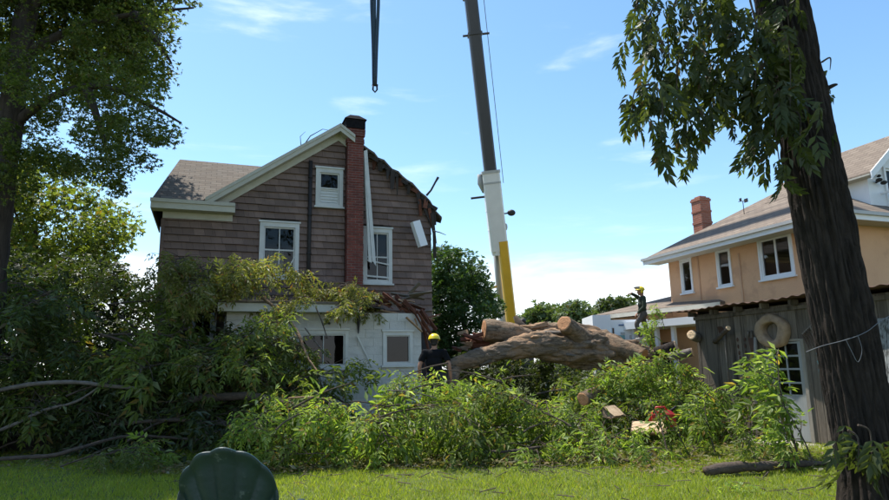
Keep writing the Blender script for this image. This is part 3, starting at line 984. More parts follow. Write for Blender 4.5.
for i in range(26):
    b_ = rq.uniform(3.7, 5.25); z_ = 3.05 - .5 * max(0, b_ - 4.4) + rq.uniform(-.25, .3); y_ = EA + rq.uniform(-.15, .4)
    a2 = rq.uniform(-1.2, .5); ln = rq.uniform(.12, .4)
    m_ = MB(True); m_.beam((b_, y_, z_), (b_ + ln * math.cos(a2), y_ + rq.uniform(-.15, .15), z_ + ln * math.sin(a2)), rq.uniform(.012, .03), rq.uniform(.03, .08), roll=rq.uniform(0, 3), w1=.006, h1=.015); m_.build('splinter', rq.choice(['redwood', 'redwood', 'torn_wood', 'greywood']), ext)
# smashed roof corner: rafters and boards
rb = random.Random(5)
for i in range(15):
    t = i / 14
    b_ = 3.72 + 1.45 * t
    zc_ = 3.27 - .55 * t * t + rb.uniform(-.03, .03)
    m_ = MB(True)
    dy = rb.uniform(-.1, .35)
    ang = -0.55 - .5 * t + rb.uniform(-.2, .2)
    ln = rb.uniform(.35, .6)
    m_.beam((b_ - ln / 2 * math.cos(ang), EA + dy, zc_ - ln / 2 * math.sin(ang)), (b_ + ln / 2 * math.cos(ang), EA + dy + rb.uniform(-.25, .1), zc_ + ln / 2 * math.sin(ang)), rb.uniform(.03, .05), rb.uniform(.08, .16), up=(0, -1, .3), roll=rb.uniform(-.7, .7), w1=rb.uniform(.008, .04), h1=rb.uniform(.02, .13))
    m_.build('broken_rafter', 'redwood', ext)
for i, (b0_, y0, z0_, b1_, y1, z1_, w_) in enumerate([(3.55, EA + .2, 3.02, 5.35, EA + .1, 2.72, .12), (4.7, EA - .05, 3.05, 5.2, EA - .1, 2.15, .13), (4.85, EA + .02, 2.95, 5.32, EA - .05, 2.2, .11), (4.55, EA - .1, 2.78, 4.95, EA - .12, 2.42, .10), (5.05, EA + .2, 2.7, 5.3, EA + .1, 1.5, .12), (4.95, EA + .4, 2.5, 5.25, EA + .3, 1.2, .13), (3.7, EA + .5, 3.42, 4.9, EA + .3, 3.20, .1), (4.2, EA + .7, 3.38, 5.3, EA + .7, 3.05, .14)]):
    m_ = MB(True); m_.beam((b0_, y0, z0_), (b1_, y1, z1_), .025, w_, up=(0, -1, .5), roll=rb.uniform(-.5, .5), w1=.015, h1=w_ * rb.uniform(.2, .9)); m_.build('broken_board', 'redwood' if i % 3 else 'torn_wood', ext)
for i, (b0_, z0_, b1_, z1_, y_) in enumerate([(4.5, 3.25, 5.15, 3.42, .5), (4.75, 3.38, 5.3, 3.45, .3), (4.35, 3.45, 5.2, 3.3, .6), (4.75, 3.4, 4.98, 3.68, .3)]):
    m_ = MB(True); m_.beam((b0_, EA + y_, z0_), (b1_, EA + y_ - .2, z1_), .10, .03, roll=.4); m_.build('broken_board', 'greywood', ext)
mb = MB(True); mb.tube([G(4.9, EA - .1, 2.93), G(5.2, EA - .2, 2.87), G(5.6, EA - .3, 2.98), G(5.95, EA - .4, 3.06)], [.05, .07, .06, .02], 8, True, .2, 6)
o = mb.build('splintered_beam', 'redwood'); tag(o, 'splintered reddish beam jutting right from the smashed extension roof', 'broken beam')

# ================================================================== TERRACE EDGE (low dark timber wall)
tw_ = thing('timber_terrace_edge', 'low dark timber sleeper wall with grey slab capping behind the left brush', 'retaining wall', (-6, 13.3, 0))
xx = np.arange(-12.2, 1.0, 1.85)
for i, x in enumerate(xx):
    y0, y1 = float(wall_y(x)), float(wall_y(x + 1.84))
    for kx, (z0, z1, off) in enumerate(((-.03, .135, 0), (.138, .29, .02))):
        m_ = MB(); m_.beam((x + .01, y0 + .08 + off, (z0 + z1) / 2), (x + 1.84, y1 + .08 + off, (z0 + z1) / 2), .15, z1 - z0); m_.build('sleeper', 'sleeper', tw_)
    m_ = MB(); m_.beam((x + .005, y0 + .22, .335), (x + 1.845, y1 + .22, .34), .46, .07); m_.build('capping_slab', 'concrete', tw_)

# ================================================================== TAN HOUSE
TB = 14.8
tan = gthing('tan_house', 'tan stucco house with hipped brown roof, white eaves and brick chimney', 'house', TB + 4, 14.7, 0)
A0, A1 = 11.5, 17.85
ZT = 5.12
TW = [(16.72, 17.27, 3.83, 4.95), (15.03, 15.62, 3.83, 5.0), (12.8, 13.97, 3.83, 5.05)]
th_ = [(w[0] + .05, w[1] - .05, w[2] + .05, w[3] - .05) for w in TW]
mb = MB(True)
for z0, z1, a0, b0, a1, b1 in rows(breaks(-.05, ZT, [h[2] for h in th_] + [h[3] for h in th_]), lambda z: A0, lambda z: A1, th_):
    mb.box(TB, TB + .2, a0, b0, z0, z1)
mb.box(TB + .2, TB + 9.5, A0, A0 + .2, -.05, ZT)
mb.box(TB + .2, TB + 9.5, A1 - .2, A1, -.05, ZT)
mb.box(TB + 9.3, TB + 9.5, A0 + .2, A1 - .2, -.05, ZT)
mb.box(TB + .2, TB + 9.3, A0 + .2, A1 - .2, 2.9, 3.0)
mb.build('wall', 'stucco', tan)
tf = tan_map(TB)
window(tan, tf, *TW[0], 'white_clean', 'white_clean', 1, [], trim_w=.05, bar=.04, glass='glass_tan', depth=.03)
window(tan, tf, *TW[1], 'white_clean', 'white_clean', 1, [], trim_w=.05, bar=.04, glass='glass_tan', depth=.03)
window(tan, tf, *TW[2], 'white_clean', 'white_clean', 2, [], trim_w=.06, bar=.06, glass='glass_tan', depth=.03)
for a_, z0_, z1_ in ((16.42, 2.9, 5.05), (14.70, 2.9, 4.75)):
    mb = MB(True); mb.box(TB - .025, TB - .003, a_ - .025, a_ + .025, z0_, z1_); mb.build('wall_conduit', 'stucco_dark', tan)
RS = .60
e0 = TB - .62
ea0, ea1 = A0 - .55, A1 + .5
ez = 5.16
am = (ea0 + ea1) / 2
hw = (ea1 - ea0) / 2
rz = ez + RS * hw
far = TB + 10
def tslab(pts):
    m_ = MB(True); slab(m_, pts, .06); m_.build('roof', 'tan_roof', tan)
tslab([(e0, ea0, ez), (e0 + hw, am, rz), (e0, ea1, ez)])
tslab([(e0, ea0 - .001, ez), (far, ea0 - .001, ez), (far, am, rz), (e0 + hw, am, rz)])
tslab([(e0, ea1 + .001, ez), (e0 + hw, am, rz), (far, am, rz), (far, ea1 + .001, ez)])
mb = MB(True)
mb.box(e0 - .03, e0 - .001, ea0 - .03, ea1 + .03, ez - .22, ez - .03)
mb.box(e0, far, ea0 - .03, ea0 - .001, ez - .22, ez - .03)
mb.build('fascia', 'white_clean', tan)
mb = MB(True); mb.box(e0 - .10, e0 - .033, ea0 - .1, ea1 + .05, ez - .09, ez - .005); mb.box(e0 - .09, far, ea0 - .10, ea0 - .033, ez - .09, ez - .005); mb.build('gutter', 'crane_grey', tan)
mb = MB(True)
mb.box(e0, TB - .003, ea0, ea1, ez - .20, ez - .165)
mb.box(TB - .001, far, ea0, A0 - .003, ez - .20, ez - .165)
mb.build('soffit', 'cream', tan)
# chimney with corbel bands
def tchim(b, a):
    zb = ez + RS * min(b - e0, ea1 - a) - .35
    m_ = MB(True)
    h = .215
    zt = zb + .35 + 1.32
    m_.box(b - h, b + h, a - h, a + h, zb, zt)
    for z_, ex in ((zb + .75, .018), (zb + 1.15, .018), (zt - .12, .025)):
        m_.box(b - h - ex, b + h + ex, a - h - ex, a + h + ex, z_, z_ + .075)
    m_.box(b - h + .08, b + h - .08, a - h + .08, a + h - .08, zt, zt + .06)
    return m_.build('chimney', 'brick_tan', tan)
tchim(15.85, 17.2)
mb = MB(True)
ab_, aa_ = 15.9, 15.4
zr_ = ez + RS * (ab_ - e0)
mb.tube([(ab_, aa_, zr_ - .1), (ab_, aa_, zr_ + .42)], .012, 6)
mb.tube([(ab_, aa_ - .18, zr_ + .40), (ab_, aa_ + .18, zr_ + .46)], .012, 6)
mb.box(ab_ - .01, ab_ + .01, aa_ - .20, aa_ - .06, zr_ + .36, zr_ + .48)
mb.box(ab_ - .01, ab_ + .01, aa_ + .05, aa_ + .13, zr_ + .44, zr_ + .55)
mb.build('weathervane', 'off_black', tan)
# white dormer with balcony door, facing the garden
DA, DB0, DB1 = 11.75, 16.58, 19.2
dpk = (DB0 + DB1) / 2
dor = MB(True)
dor.box(DB0, DB0 + .12, DA + .121, DA + 3.0, 5.2, 6.55)
dor.box(DB1 - .12, DB1, DA + .121, DA + 3.0, 5.2, 6.55)
DH = (17.25, 18.6, 5.5, 6.75)
for z0, z1, a0, b0, a1, b1 in rows([5.2, 5.5, 6.55, 6.75, 7.65], lambda z: DB0 if z <= 6.55 else DB0 + (z - 6.55) * 1.19, lambda z: DB1 if z <= 6.55 else DB1 - (z - 6.55) * 1.19, [DH]):
    dor.hexa([(a0, DA, z0), (b0, DA, z0), (b0, DA + .12, z0), (a0, DA + .12, z0), (a1, DA, z1), (b1, DA, z1), (b1, DA + .12, z1), (a1, DA + .12, z1)])
doro = dor.build('dormer', 'white_clean', tan)
window(tan, gable_map(DA), DH[0] - .05, DH[1] + .05, DH[2] - .05, DH[3] + .05, 'white_clean', 'white_clean', 2, [], trim_w=.07, bar=.06, sill=False)
def dz(b): return 7.78 - .84 * abs(b - dpk)
for s_, b_e in ((0, DB0 - .28), (1, DB1 + .28)):
    m_ = MB(True); slab(m_, [(dpk + (.002 if s_ else 0), DA - .3, dz(dpk)), (b_e, DA - .3, dz(b_e)), (b_e, DA + 3.2, dz(b_e)), (dpk + (.002 if s_ else 0), DA + 3.2, dz(dpk))], .07); m_.build('dormer_roof', 'tan_roof', doro)
    m_ = MB(True)
    y0, y1 = DA - .335, DA - .302
    bb = sorted((dpk + (.001 if s_ else -.001), b_e))
    m_.hexa([(bb[0], y0, dz(bb[0]) - .2), (bb[1], y0, dz(bb[1]) - .2), (bb[1], y1, dz(bb[1]) - .2), (bb[0], y1, dz(bb[0]) - .2), (bb[0], y0, dz(bb[0]) + .01), (bb[1], y0, dz(bb[1]) + .01), (bb[1], y1, dz(bb[1]) + .01), (bb[0], y1, dz(bb[0]) + .01)])
    m_.build('barge_board', 'white_clean', doro)
m_ = MB(True); m_.box(DB0 - .3, DB0 - .003, DA - .29, DA + 3.0, 6.36, 6.40); m_.build('dormer_soffit', 'cream', doro)
rl = MB(True)
rl.box(17.0, 19.2, DA - .62, DA - .58, 5.95, 6.0); rl.box(17.0, 19.2, DA - .62, DA - .58, 5.45, 5.49)
for i in range(17): rl.box(17.0 + i * .13, 17.03 + i * .13, DA - .615, DA - .585, 5.49, 5.95)
rl.box(17.0, 17.04, DA - .58, DA, 5.95, 6.0); rl.box(17.0, 17.04, DA - .61, DA - .57, 5.2, 6.0)
rl.build('balcony_railing', 'white_clean', tan)
lm = MB(True); lm.tube([(16.88, DA - .01, 6.28), (16.88, DA - .12, 6.30)], .03, 8); lm.ellipsoid((16.80, DA - .16, 6.30), (.07, .09, .055)); lm.ellipsoid((16.97, DA - .16, 6.24), (.07, .09, .055)); lm.ellipsoid((16.9, DA - .1, 6.44), (.05, .06, .04))
lm.build('flood_lamp', 'off_black', doro, True)

# low annex at the far end, hipped porch roof, white porch beam, dark doors
AZ = -.24
an = thing('porch_annex', 'low tan annex with shallow brown hip roof and white porch beam', 'annex', at(650, 370, 25.5) * [1, 1, 0])
pL, pR = at(589, 312, 24.5), at(704, 307, 20.0)
pL[2] = pR[2] = 3.62
dirx = (pR - pL); dirx[2] = 0; LN = np.linalg.norm(dirx); dirx /= LN
dep = np.array([-dirx[1], dirx[0], 0])
def AN(u, d, z): return pL + dirx * u + dep * d + np.array([0, 0, (z - 3.62 + AZ) if z > 2.0 else z - 3.62])
mb = MB()
ap = .58
P = [AN(0, 0, 3.62), AN(LN + .6, 0, 3.62), AN(LN + .6, 3.4, 3.62), AN(0, 3.4, 3.62), AN(2.6, 1.7, 3.62 + ap), AN(LN - .9, 1.7, 3.62 + ap)]
mb.add(P + [p - np.array([0, 0, .10]) for p in P[:4]], [(0, 1, 5, 4), (1, 2, 5), (2, 3, 4, 5), (3, 0, 4), (0, 6, 7, 1), (1, 7, 8, 2), (2, 8, 9, 3), (3, 9, 6, 0), (6, 9, 8, 7)])
mb.build('roof', 'tan_roof', an)
mb = MB(); mb.add([AN(-.03, -.03, 3.46), AN(LN + .6, -.03, 3.46), AN(LN + .6, -.002, 3.46), AN(-.03, -.002, 3.46), AN(-.03, -.03, 3.60), AN(LN + .6, -.03, 3.60), AN(LN + .6, -.002, 3.60), AN(-.03, -.002, 3.60)], [(0, 1, 5, 4), (4, 5, 6, 7), (0, 3, 2, 1), (3, 7, 6, 2), (0, 4, 7, 3), (1, 2, 6, 5)]); mb.build('fascia', 'cream', an)
def anbox(u0, u1, d0, d1, z0, z1, nm, m_):
    b_ = MB(); b_.hexa([AN(u0, d0, z0), AN(u1, d0, z0), AN(u1, d1, z0), AN(u0, d1, z0), AN(u0, d0, z1), AN(u1, d0, z1), AN(u1, d1, z1), AN(u0, d1, z1)]); return b_.build(nm, m_, an)
anbox(.5, LN + .4, .7, 3.0, 0, 3.5, 'wall', 'stucco')
anbox(2.2, LN + .3, -.75, .69, 2.95, 3.18, 'porch_beam', 'white_clean')
for u in (2.62, 3.62, 4.3): anbox(u, u + .12, -.55, -.43, 0, 2.948, 'porch_post', 'white_clean')
for u0, u1 in ((2.85, 3.45), (3.75, 4.2)): anbox(u0, u1, .66, .697, .3, 2.5, 'door', 'inside')
anbox(.6, 1.9, .65, .69, 1.2, 2.6, 'shutter', 'stucco_dark')

# ================================================================== SHED
SB = 10.6
shed = gthing('plank_shed', 'weathered grey plank shed with a rusty corrugated roof edge', 'shed', SB + 2, 9.2, 0)
S0, S1 = 6.2, 12.0
rsh = random.Random(11)
a_ = S0
DOOR = (9.20, 9.98)
boards = []
while a_ < S1 - .02:
    w = rsh.uniform(.15, .21)
    a2 = min(a_ + w, S1)
    boards.append((a_, a2)); a_ = a2
for a0, a1 in boards:
    zb, zt = rsh.uniform(-.02, .06), 2.62
    segs = [(a0, a1, zb, zt)]
    if a1 > DOOR[0] and a0 < DOOR[1]:
        segs = [(a0, a1, 1.93, zt)]
        if a0 < DOOR[0]: segs.append((a0, DOOR[0], zb, 1.925))
        if a1 > DOOR[1]: segs.append((DOOR[1], a1, zb, 1.925))
    for q0, q1, z0, z1 in segs:
        if q1 - q0 < .03: continue
        th = rsh.uniform(.018, .034)
        m_ = MB(True); m_.hexa([(SB - th, q0 + .005, z0), (SB - th, q1 - .005, z0 + rsh.uniform(-.01, .01)), (SB, q1 - .005, z0), (SB, q0 + .005, z0), (SB - th, q0 + .004, z1), (SB - th, q1 - .004, z1), (SB, q1 - .004, z1), (SB, q0 + .004, z1)])
        m_.build('board', 'shed_wood', shed)
mb = MB(True)
mb.box(SB + .004, SB + .06, S0, DOOR[0], 0, 2.6); mb.box(SB + .004, SB + .06, DOOR[1], S1, 0, 2.6); mb.box(SB + .004, SB + .06, DOOR[0], DOOR[1], 1.95, 2.6)
mb.box(SB + .06, SB + 4.0, S1 - .05, S1, 0, 2.7); mb.box(SB + .06, SB + 4.0, S0, S0 + .05, 0, 2.7); mb.box(SB + 3.95, SB + 4.0, S0 + .05, S1 - .05, 0, 2.75)
mb.build('back_wall', 'sheath', shed)
for i in range(12):                                        # far end planks
    m_ = MB(True); m_.box(SB + .02 + i * .33, SB + .34 + i * .33, S1 + .003, S1 + .03, 0, 2.66); m_.build('board', 'shed_wood', shed)
mb = MB(True)                                              # corrugated roof
nc = 240
vs, fs = [], []
for i in range(nc + 1):
    a = S0 - .1 + (S1 - S0 + .35) * i / nc
    wv = .013 * math.sin(2 * math.pi * a / .24) + .012 * math.sin(a * 3.1)
    vs += [(SB - .42 + .015 * math.sin(a * 9), a, 2.715 + wv), (SB + 4.1, a, 2.86 + wv), (SB - .42 + .015 * math.sin(a * 9), a, 2.705 + wv), (SB + 4.1, a, 2.85 + wv)]
for i in range(nc):
    k = 4 * i
    fs += [(k, k + 4, k + 5, k + 1), (k + 2, k + 3, k + 7, k + 6), (k, k + 2, k + 6, k + 4)]
mb.add(vs, fs); mb.build('roof', 'rust', shed, True)
for i in range(9):
    a = S0 + .2 + i * .69
    m_ = MB(True); m_.box(SB - .24, SB - .04, a, a + .06, 2.58, 2.68); m_.build('rafter_tail', 'shed_wood', shed)
mb = MB(True); mb.box(SB - .075, SB - .037, S0, S1, 2.50, 2.575); mb.build('top_rail', 'shed_wood', shed)
# door, upper half glazed 2 x 4
dm = MB(True)
d0, d1 = DOOR
dm.box(SB - .03, SB + .0, d0 + .03, d1 - .03, .04, .86)
for u0, u1 in ((d0 + .03, d0 + .11), (d1 - .11, d1 - .03), ((d0 + d1) / 2 - .015, (d0 + d1) / 2 + .015)): dm.box(SB - .03, SB, u0, u1, .862, 1.90)
for z_ in (.862, 1.10, 1.36, 1.61, 1.86): dm.box(SB - .027, SB, d0 + .112, (d0 + d1) / 2 - .017, z_, z_ + .035); dm.box(SB - .027, SB, (d0 + d1) / 2 + .017, d1 - .112, z_, z_ + .035)
do_ = dm.build('door', mat('door_paint', (.30, .315, .31), (.23, .24, .235), 3, .6, .15, 20, (1, 3, .4), c3=(.28, .27, .24), c3pos=.58), shed)
for c_ in range(2):
    for r_ in range(4):
        u0 = d0 + .11 if c_ == 0 else (d0 + d1) / 2 + .014
        u1 = (d0 + d1) / 2 - .014 if c_ == 0 else d1 - .11
        z0 = (.88, 1.12, 1.38, 1.63)[r_]
        m_ = MB(True); m_.add([(SB - .015, u0, z0), (SB - .015, u1, z0), (SB - .015, u1, z0 + .25), (SB - .015, u0, z0 + .25)], [(3, 2, 1, 0)]); m_.build('pane', 'glass', do_)
m_ = MB(True); m_.box(SB + .25, SB + .28, d0 - .2, d1 + .2, 0, 2.2); m_.build('dark_backing', 'inside', shed)  # dark sheet close behind the door panes
m_ = MB(True)
for u0, u1 in ((d0 - .05, d0 + .025), (d1 - .025, d1 + .05)): m_.box(SB - .05, SB + .003, u0, u1, .0, 1.94)
m_.box(SB - .048, SB + .003, d0 + .026, d1 - .026, 1.905, 1.945)
m_.build('door_frame', 'post_wood', do_)
m_ = MB(True); m_.ellipsoid((SB - .06, d1 - .08, .95), (.03, .03, .03)); m_.build('door_handle', 'steel', do_, True)

# hollow log slice hung on the shed
def ring_slice(cb, ca, cz, ro, ri, dp):
    n = 56
    prof = [(1.0, 0), (1.03, .35), (1.02, .7), (.96, .92), (.86, 1.0), (.74, .97), (.62, .99), (.55, .9), (.52, .6), (.5, 0)]
    vs, fs = [], []
    for j in range(n):
        t = 2 * math.pi * j / n
        wob = 1 + .05 * math.sin(2 * t + 1) + .03 * math.sin(5 * t) + .012 * math.sin(11 * t + 2)
        for i, (rr, d) in enumerate(prof):
            r_ = ro * rr * (wob if rr > .7 else 1 + .06 * math.sin(3 * t + .5))
            vs.append((cb - dp * d * (1 + .06 * math.sin(4 * t + i)), ca + r_ * math.cos(t), cz + r_ * .93 * math.sin(t)))
    k = len(prof)
    for j in range(n):
        q = (j + 1) % n
        for i in range(k - 1):
            fs.append((j * k + i, q * k + i, q * k + i + 1, j * k + i + 1))
    m_ = MB(True); m_.add(vs, fs); return m_
o = ring_slice(SB - .04, 9.78, 2.12, .365, .19, .16).build('hollow_log_slice', mat('ring_wood', (.36, .26, .17), (.22, .15, .095), 7, .9, .5, 25, c3=(.12, .085, .06), c3scale=3), None, True, loc=G(SB - .04, 9.78, 1.76), rotz=TH)
tag(o, 'ring-shaped hollow log slice hung above the shed door', 'log slice')
def cut_disc(parent, e, d, r, m_, namp=.05, seed=0):
    """sawn end: a thin rough disc whose own z axis is the log axis, so that the growth rings centre on it"""
    d = Vector(tuple(float(q) for q in d)).normalized()
    n, k = 28, 6
    rg2 = np.random.default_rng(seed + 5)
    vs, fs = [(0, 0, .012)], []
    for i in range(1, k + 1):
        for j in range(n):
            t = 2 * math.pi * j / n
            rr = r * .98 * i / k * (1 + (namp * math.sin(3 * t + seed) + namp * .6 * math.sin(7 * t)) * (i / k))
            vs.append((rr * math.cos(t), rr * math.sin(t), .012 + rg2.normal(0, .003) if i < k else .0))
    for j in range(n): fs.append((0, 1 + j, 1 + (j + 1) % n))
    for i in range(k - 1):
        for j in range(n):
            q = (j + 1) % n
            fs.append((1 + i * n + j, 1 + (i + 1) * n + j, 1 + (i + 1) * n + q, 1 + i * n + q))
    me = bpy.data.meshes.new('cut_face'); me.from_pydata(vs, [], fs); me.materials.append(M[m_]); me.update()
    o = bpy.data.objects.new('cut_face', me); COL.objects.link(o); o.parent = parent
    lo, rz_ = ROOTS[parent.name]
    q = d.to_track_quat('Z', 'Y')
    o.rotation_euler = (Matrix.Rotation(-rz_, 3, 'Z') @ q.to_matrix()).to_euler()
    o.location = tuple(to_local(np.array([np.array(e, float) + np.array(d) * .004]), lo, rz_)[0])
    return o
def log_piece(name, p0, p1, r, barkm, cutm, label, cat='log', n=18, namp=.08, seed=0, group=None, both=True, r1=None):
    p0, p1 = np.array(p0, float), np.array(p1, float)
    t = thing(name, label, cat, ((p0 + p1) / 2) - np.array([0, 0, r]), 0, group)
    r1 = r if r1 is None else r1
    m_ = MB(); pts = [p0 + (p1 - p0) * k / 6 for k in range(7)]
    m_.tube(pts, np.linspace(r, r1, 7), n, True, namp, 5, seed); m_.build('bark', barkm, t, True)
    d = (p1 - p0) / np.linalg.norm(p1 - p0)
    for e, s, rr in ((p0, -1, r), (p1, 1, r1)):
        if s == 1 and not both: continue
        cut_disc(t, e, d * s, rr * .97, cutm, .04, seed)
    return t
log_piece('log_stub', G(SB - .10, 11.9, 2.10), G(SB - .34, 11.80, 2.16), .11, 'bark_grey', 'cut_pale', 'short pale log stub at the far corner of the shed')
log_piece('hanging_branch_piece', G(SB - .12, 11.35, 1.98), G(SB - .3, 10.72, 2.24), .055, 'bark_branch', 'cut_pale', 'short slanting branch piece hung on the shed planks', 'branch', n=10, namp=.15)
t = gthing('hanging_saw', 'dark old hand saw hanging between branch piece and log ring', 'saw', SB - .06, 10.42, 1.6)
m_ = MB(True); m_.hexa([(SB - .05, 10.36, 1.62), (SB - .05, 10.41, 1.62), (SB - .04, 10.41, 1.62), (SB - .04, 10.36, 1.62), (SB - .05, 10.33, 2.02), (SB - .05, 10.47, 2.02), (SB - .04, 10.47, 2.02), (SB - .04, 10.33, 2.02)]); m_.build('blade', 'rust', t)
m_ = MB(True); m_.tube([(SB - .05, 10.34, 2.03), (SB - .05, 10.36, 2.16), (SB - .05, 10.44, 2.16), (SB - .05, 10.46, 2.03)], .02, 8); m_.build('handle', 'greywood', t, True)
t = gthing('hanging_hoe', 'dark iron hoe hanging on the shed beside the slanting branch piece', 'hoe', SB - .06, 11.15, 1.0)
m_ = MB(True); m_.tube([(SB - .06, 11.12, .9), (SB - .06, 11.10, 2.2)], .018, 7); m_.build('handle', 'greywood', t, True)
m_ = MB(True); m_.hexa([(SB - .10, 11.02, 2.14), (SB - .10, 11.20, 2.14), (SB - .08, 11.20, 2.14), (SB - .08, 11.02, 2.14), (SB - .18, 11.04, 2.30), (SB - .18, 11.17, 2.30), (SB - .16, 11.17, 2.30), (SB - .16, 11.04, 2.30)]); m_.build('blade', 'rust', t)
t = gthing('hanging_chain', 'rusty chain loop hanging on the shed planks left of the saw', 'chain', SB - .06, 10.68, 1.3)
for k in range(13):
    a2 = math.pi * k / 12
    m_ = MB(True); c_ = np.array([SB - .05, 10.66 + .10 * math.cos(a2), 2.0 - .55 * math.sin(a2)]); m_.ellipsoid(c_, (.012 + .012 * (k % 2), .024 - .01 * (k % 2), .045), 8, 6); m_.build('link', 'rust', t, True)
t = gthing('old_wooden_post', 'pale weathered post leaning against the shed left of the door', 'post', SB - .14, 10.32, 0)
m_ = MB(True); m_.tube([(SB - .2, 10.36, -.02), (SB - .14, 10.30, 1.0), (SB - .1, 10.22, 2.02)], [.045, .04, .04], 9, True, .12, 6); m_.build('shaft', 'post_wood', t, True)
m_ = MB(True); m_.tube([(SB - .13, 10.28, 1.3), (SB - .12, 10.28, 1.36)], [.055, .055], 9); m_.build('wire_tie', 'rust', t)
t = gthing('garden_rake', 'old rake head with many tines hung right of the shed door', 'rake', SB - .07, 8.92, 1.5)
m_ = MB(True); m_.beam((SB - .08, 9.12, 2.02), (SB - .08, 8.72, 2.30), .03, .03); m_.build('head_bar', 'greywood', t)
for i in range(10):
    f_ = i / 9
    m_ = MB(True); p = np.array([SB - .09, 9.12 - .4 * f_, 2.02 + .28 * f_]); m_.tube([p, p + [-.02, -.10, -.17], p + [-.05, -.17, -.30]], [.009, .009, .005], 6); m_.build('tine', 'rust', t)
m_ = MB(True); m_.beam((SB - .085, 8.92, 2.16), (SB - .1, 8.62, 1.1), .03, .03); m_.build('handle', 'greywood', t)
t = gthing('coiled_rope', 'turquoise rope dangling on the shed beside the trunk', 'rope', SB - .08, 8.72, 1.1)
m_ = MB(True)
pp = [(SB - .09 + .02 * math.sin(k * 1.7), 8.80 + .05 * math.sin(k * .9), 1.75 - k * .045) for k in range(14)]
m_.tube(pp, .016, 7); m_.tube([(q[0] - .02, q[1] + .07 * math.sin(i), q[2] + .03) for i, q in enumerate(pp[4:12])], .014, 7); m_.build('strand', 'teal', t, True)
t = gthing('whitewashed_board', 'peeling whitewashed board leaning on the shed right of the trunk', 'board', SB - .2, 7.4, 0)
for i in range(4):
    m_ = MB(True); m_.hexa([(SB - .28, 7.15 + i * .16, 1.15), (SB - .28, 7.30 + i * .16, 1.15), (SB - .25, 7.30 + i * .16, 1.15), (SB - .25, 7.15 + i * .16, 1.15), (SB - .12, 7.15 + i * .16, 2.2 - .05 * i), (SB - .12, 7.30 + i * .16, 2.2 - .04 * i), (SB - .09, 7.30 + i * .16, 2.2), (SB - .09, 7.15 + i * .16, 2.2)]); m_.build('plank', mat('peeling%d' % i, (.30, .31, .30), (.14, .14, .135), 9, .9, .3, 30, (1, 3, 1), c3=(.07, .07, .065), c3scale=7, c3pos=.5), t)
m_ = MB(True); m_.box(SB - .30, SB - .05, 7.1, 7.16, 0, 1.14); m_.box(SB - .30, SB - .05, 7.7, 7.76, 0, 1.14); m_.box(SB - .3, SB - .05, 7.1, 7.76, 1.1, 1.145); m_.build('trestle', 'shed_wood', t)

# ================================================================== CRANE
PB = np.array([3.30, 34., 2.2])
TIP = np.array([-2.2, 20., 56.7])
bd = TIP - np.array([3.24, 34., 4.0]); bd /= np.linalg.norm(bd)
PB = np.array([3.24, 34., 4.0]) - bd * 1.8
def BP(s): return PB + bd * s
bx_ = -np.cross(bd, [0, 1, 0]); bx_ /= np.linalg.norm(bx_)
by_ = np.cross(bx_, bd)              # points away from the camera and up
crane = thing('mobile_crane', 'tall telescopic crane with dark grey boom, white section and yellow base', 'crane', (3.4, 35, .0))
def chsec(s0, s1, w, h, nm, m_, ch=.14, parent=None, off=(0, 0)):
    q = MB(); vs = []
    prof = [(-.5, -.5 + ch), (-.5 + ch, -.5), (.5 - ch, -.5), (.5, -.5 + ch), (.5, .5 - ch), (.5 - ch, .5), (-.5 + ch, .5), (-.5, .5 - ch)]
    for s_ in (s0, s1):
        for x, y in prof:
            vs.append(BP(s_) + bx_ * (x * w + off[0]) + by_ * (y * h + off[1]))
    fs = [(i, (i + 1) % 8, 8 + (i + 1) % 8, 8 + i) for i in range(8)] + [tuple(range(7, -1, -1)), tuple(range(8, 16))]
    q.add(vs, fs)
    return q.build(nm, m_, parent or crane)
chsec(-.6, 6.0, .52, .85, 'base_section', 'crane_yellow', off=(.20, .1))
chsec(5.5, 9.55, .88, .95, 'white_section', 'crane_white', .1)
chsec(5.3, 5.5, .80, .9, 'nose_plate', 'crane_white', .2)
chsec(9.55, 9.7, .95, 1.0, 'collar', 'crane_grey', .1)
for s_ in (6.6, 7.6, 8.6): chsec(s_, s_ + .05, .90, .97, 'rib', 'crane_white', .1)
chsec(9.0, 9.1, .905, .975, 'band', 'crane_grey', .1)
chsec(9.7, 18.5, .63, .74, 'boom_section', 'crane_dark')
chsec(16.6, 16.75, .74, .84, 'collar', 'crane_dark')
chsec(18.5, 18.7, .80, .86, 'collar', 'crane_dark')
chsec(18.7, 30.0, .62, .70, 'boom_section', 'crane_dark')
chsec(30.0, 42.0, .54, .62, 'boom_section', 'crane_dark')
chsec(42.0, 54.2, .46, .54, 'boom_section', 'crane_dark')
q = MB(); q.tube([BP(5.6) - by_ * .62 - bx_ * .12, BP(3.2) - by_ * .7 - bx_ * .16, BP(-1.0) - by_ * .8 - bx_ * .2], [.17, .17, .17], 14); q.build('lift_rod', 'crane_grey', crane, True)
q = MB(); q.tube([BP(2.6) - by_ * .7 - bx_ * .16, BP(-1.2) - by_ * .8 - bx_ * .2], [.25, .25], 14); q.build('lift_cylinder', 'crane_white', crane, True)
q = MB(); q.beam(BP(5.6) - by_ * .5 - bx_ * .30, BP(5.6) - by_ * .5 + bx_ * .30, .4, .12); q.build('lift_bracket', 'crane_grey', crane)
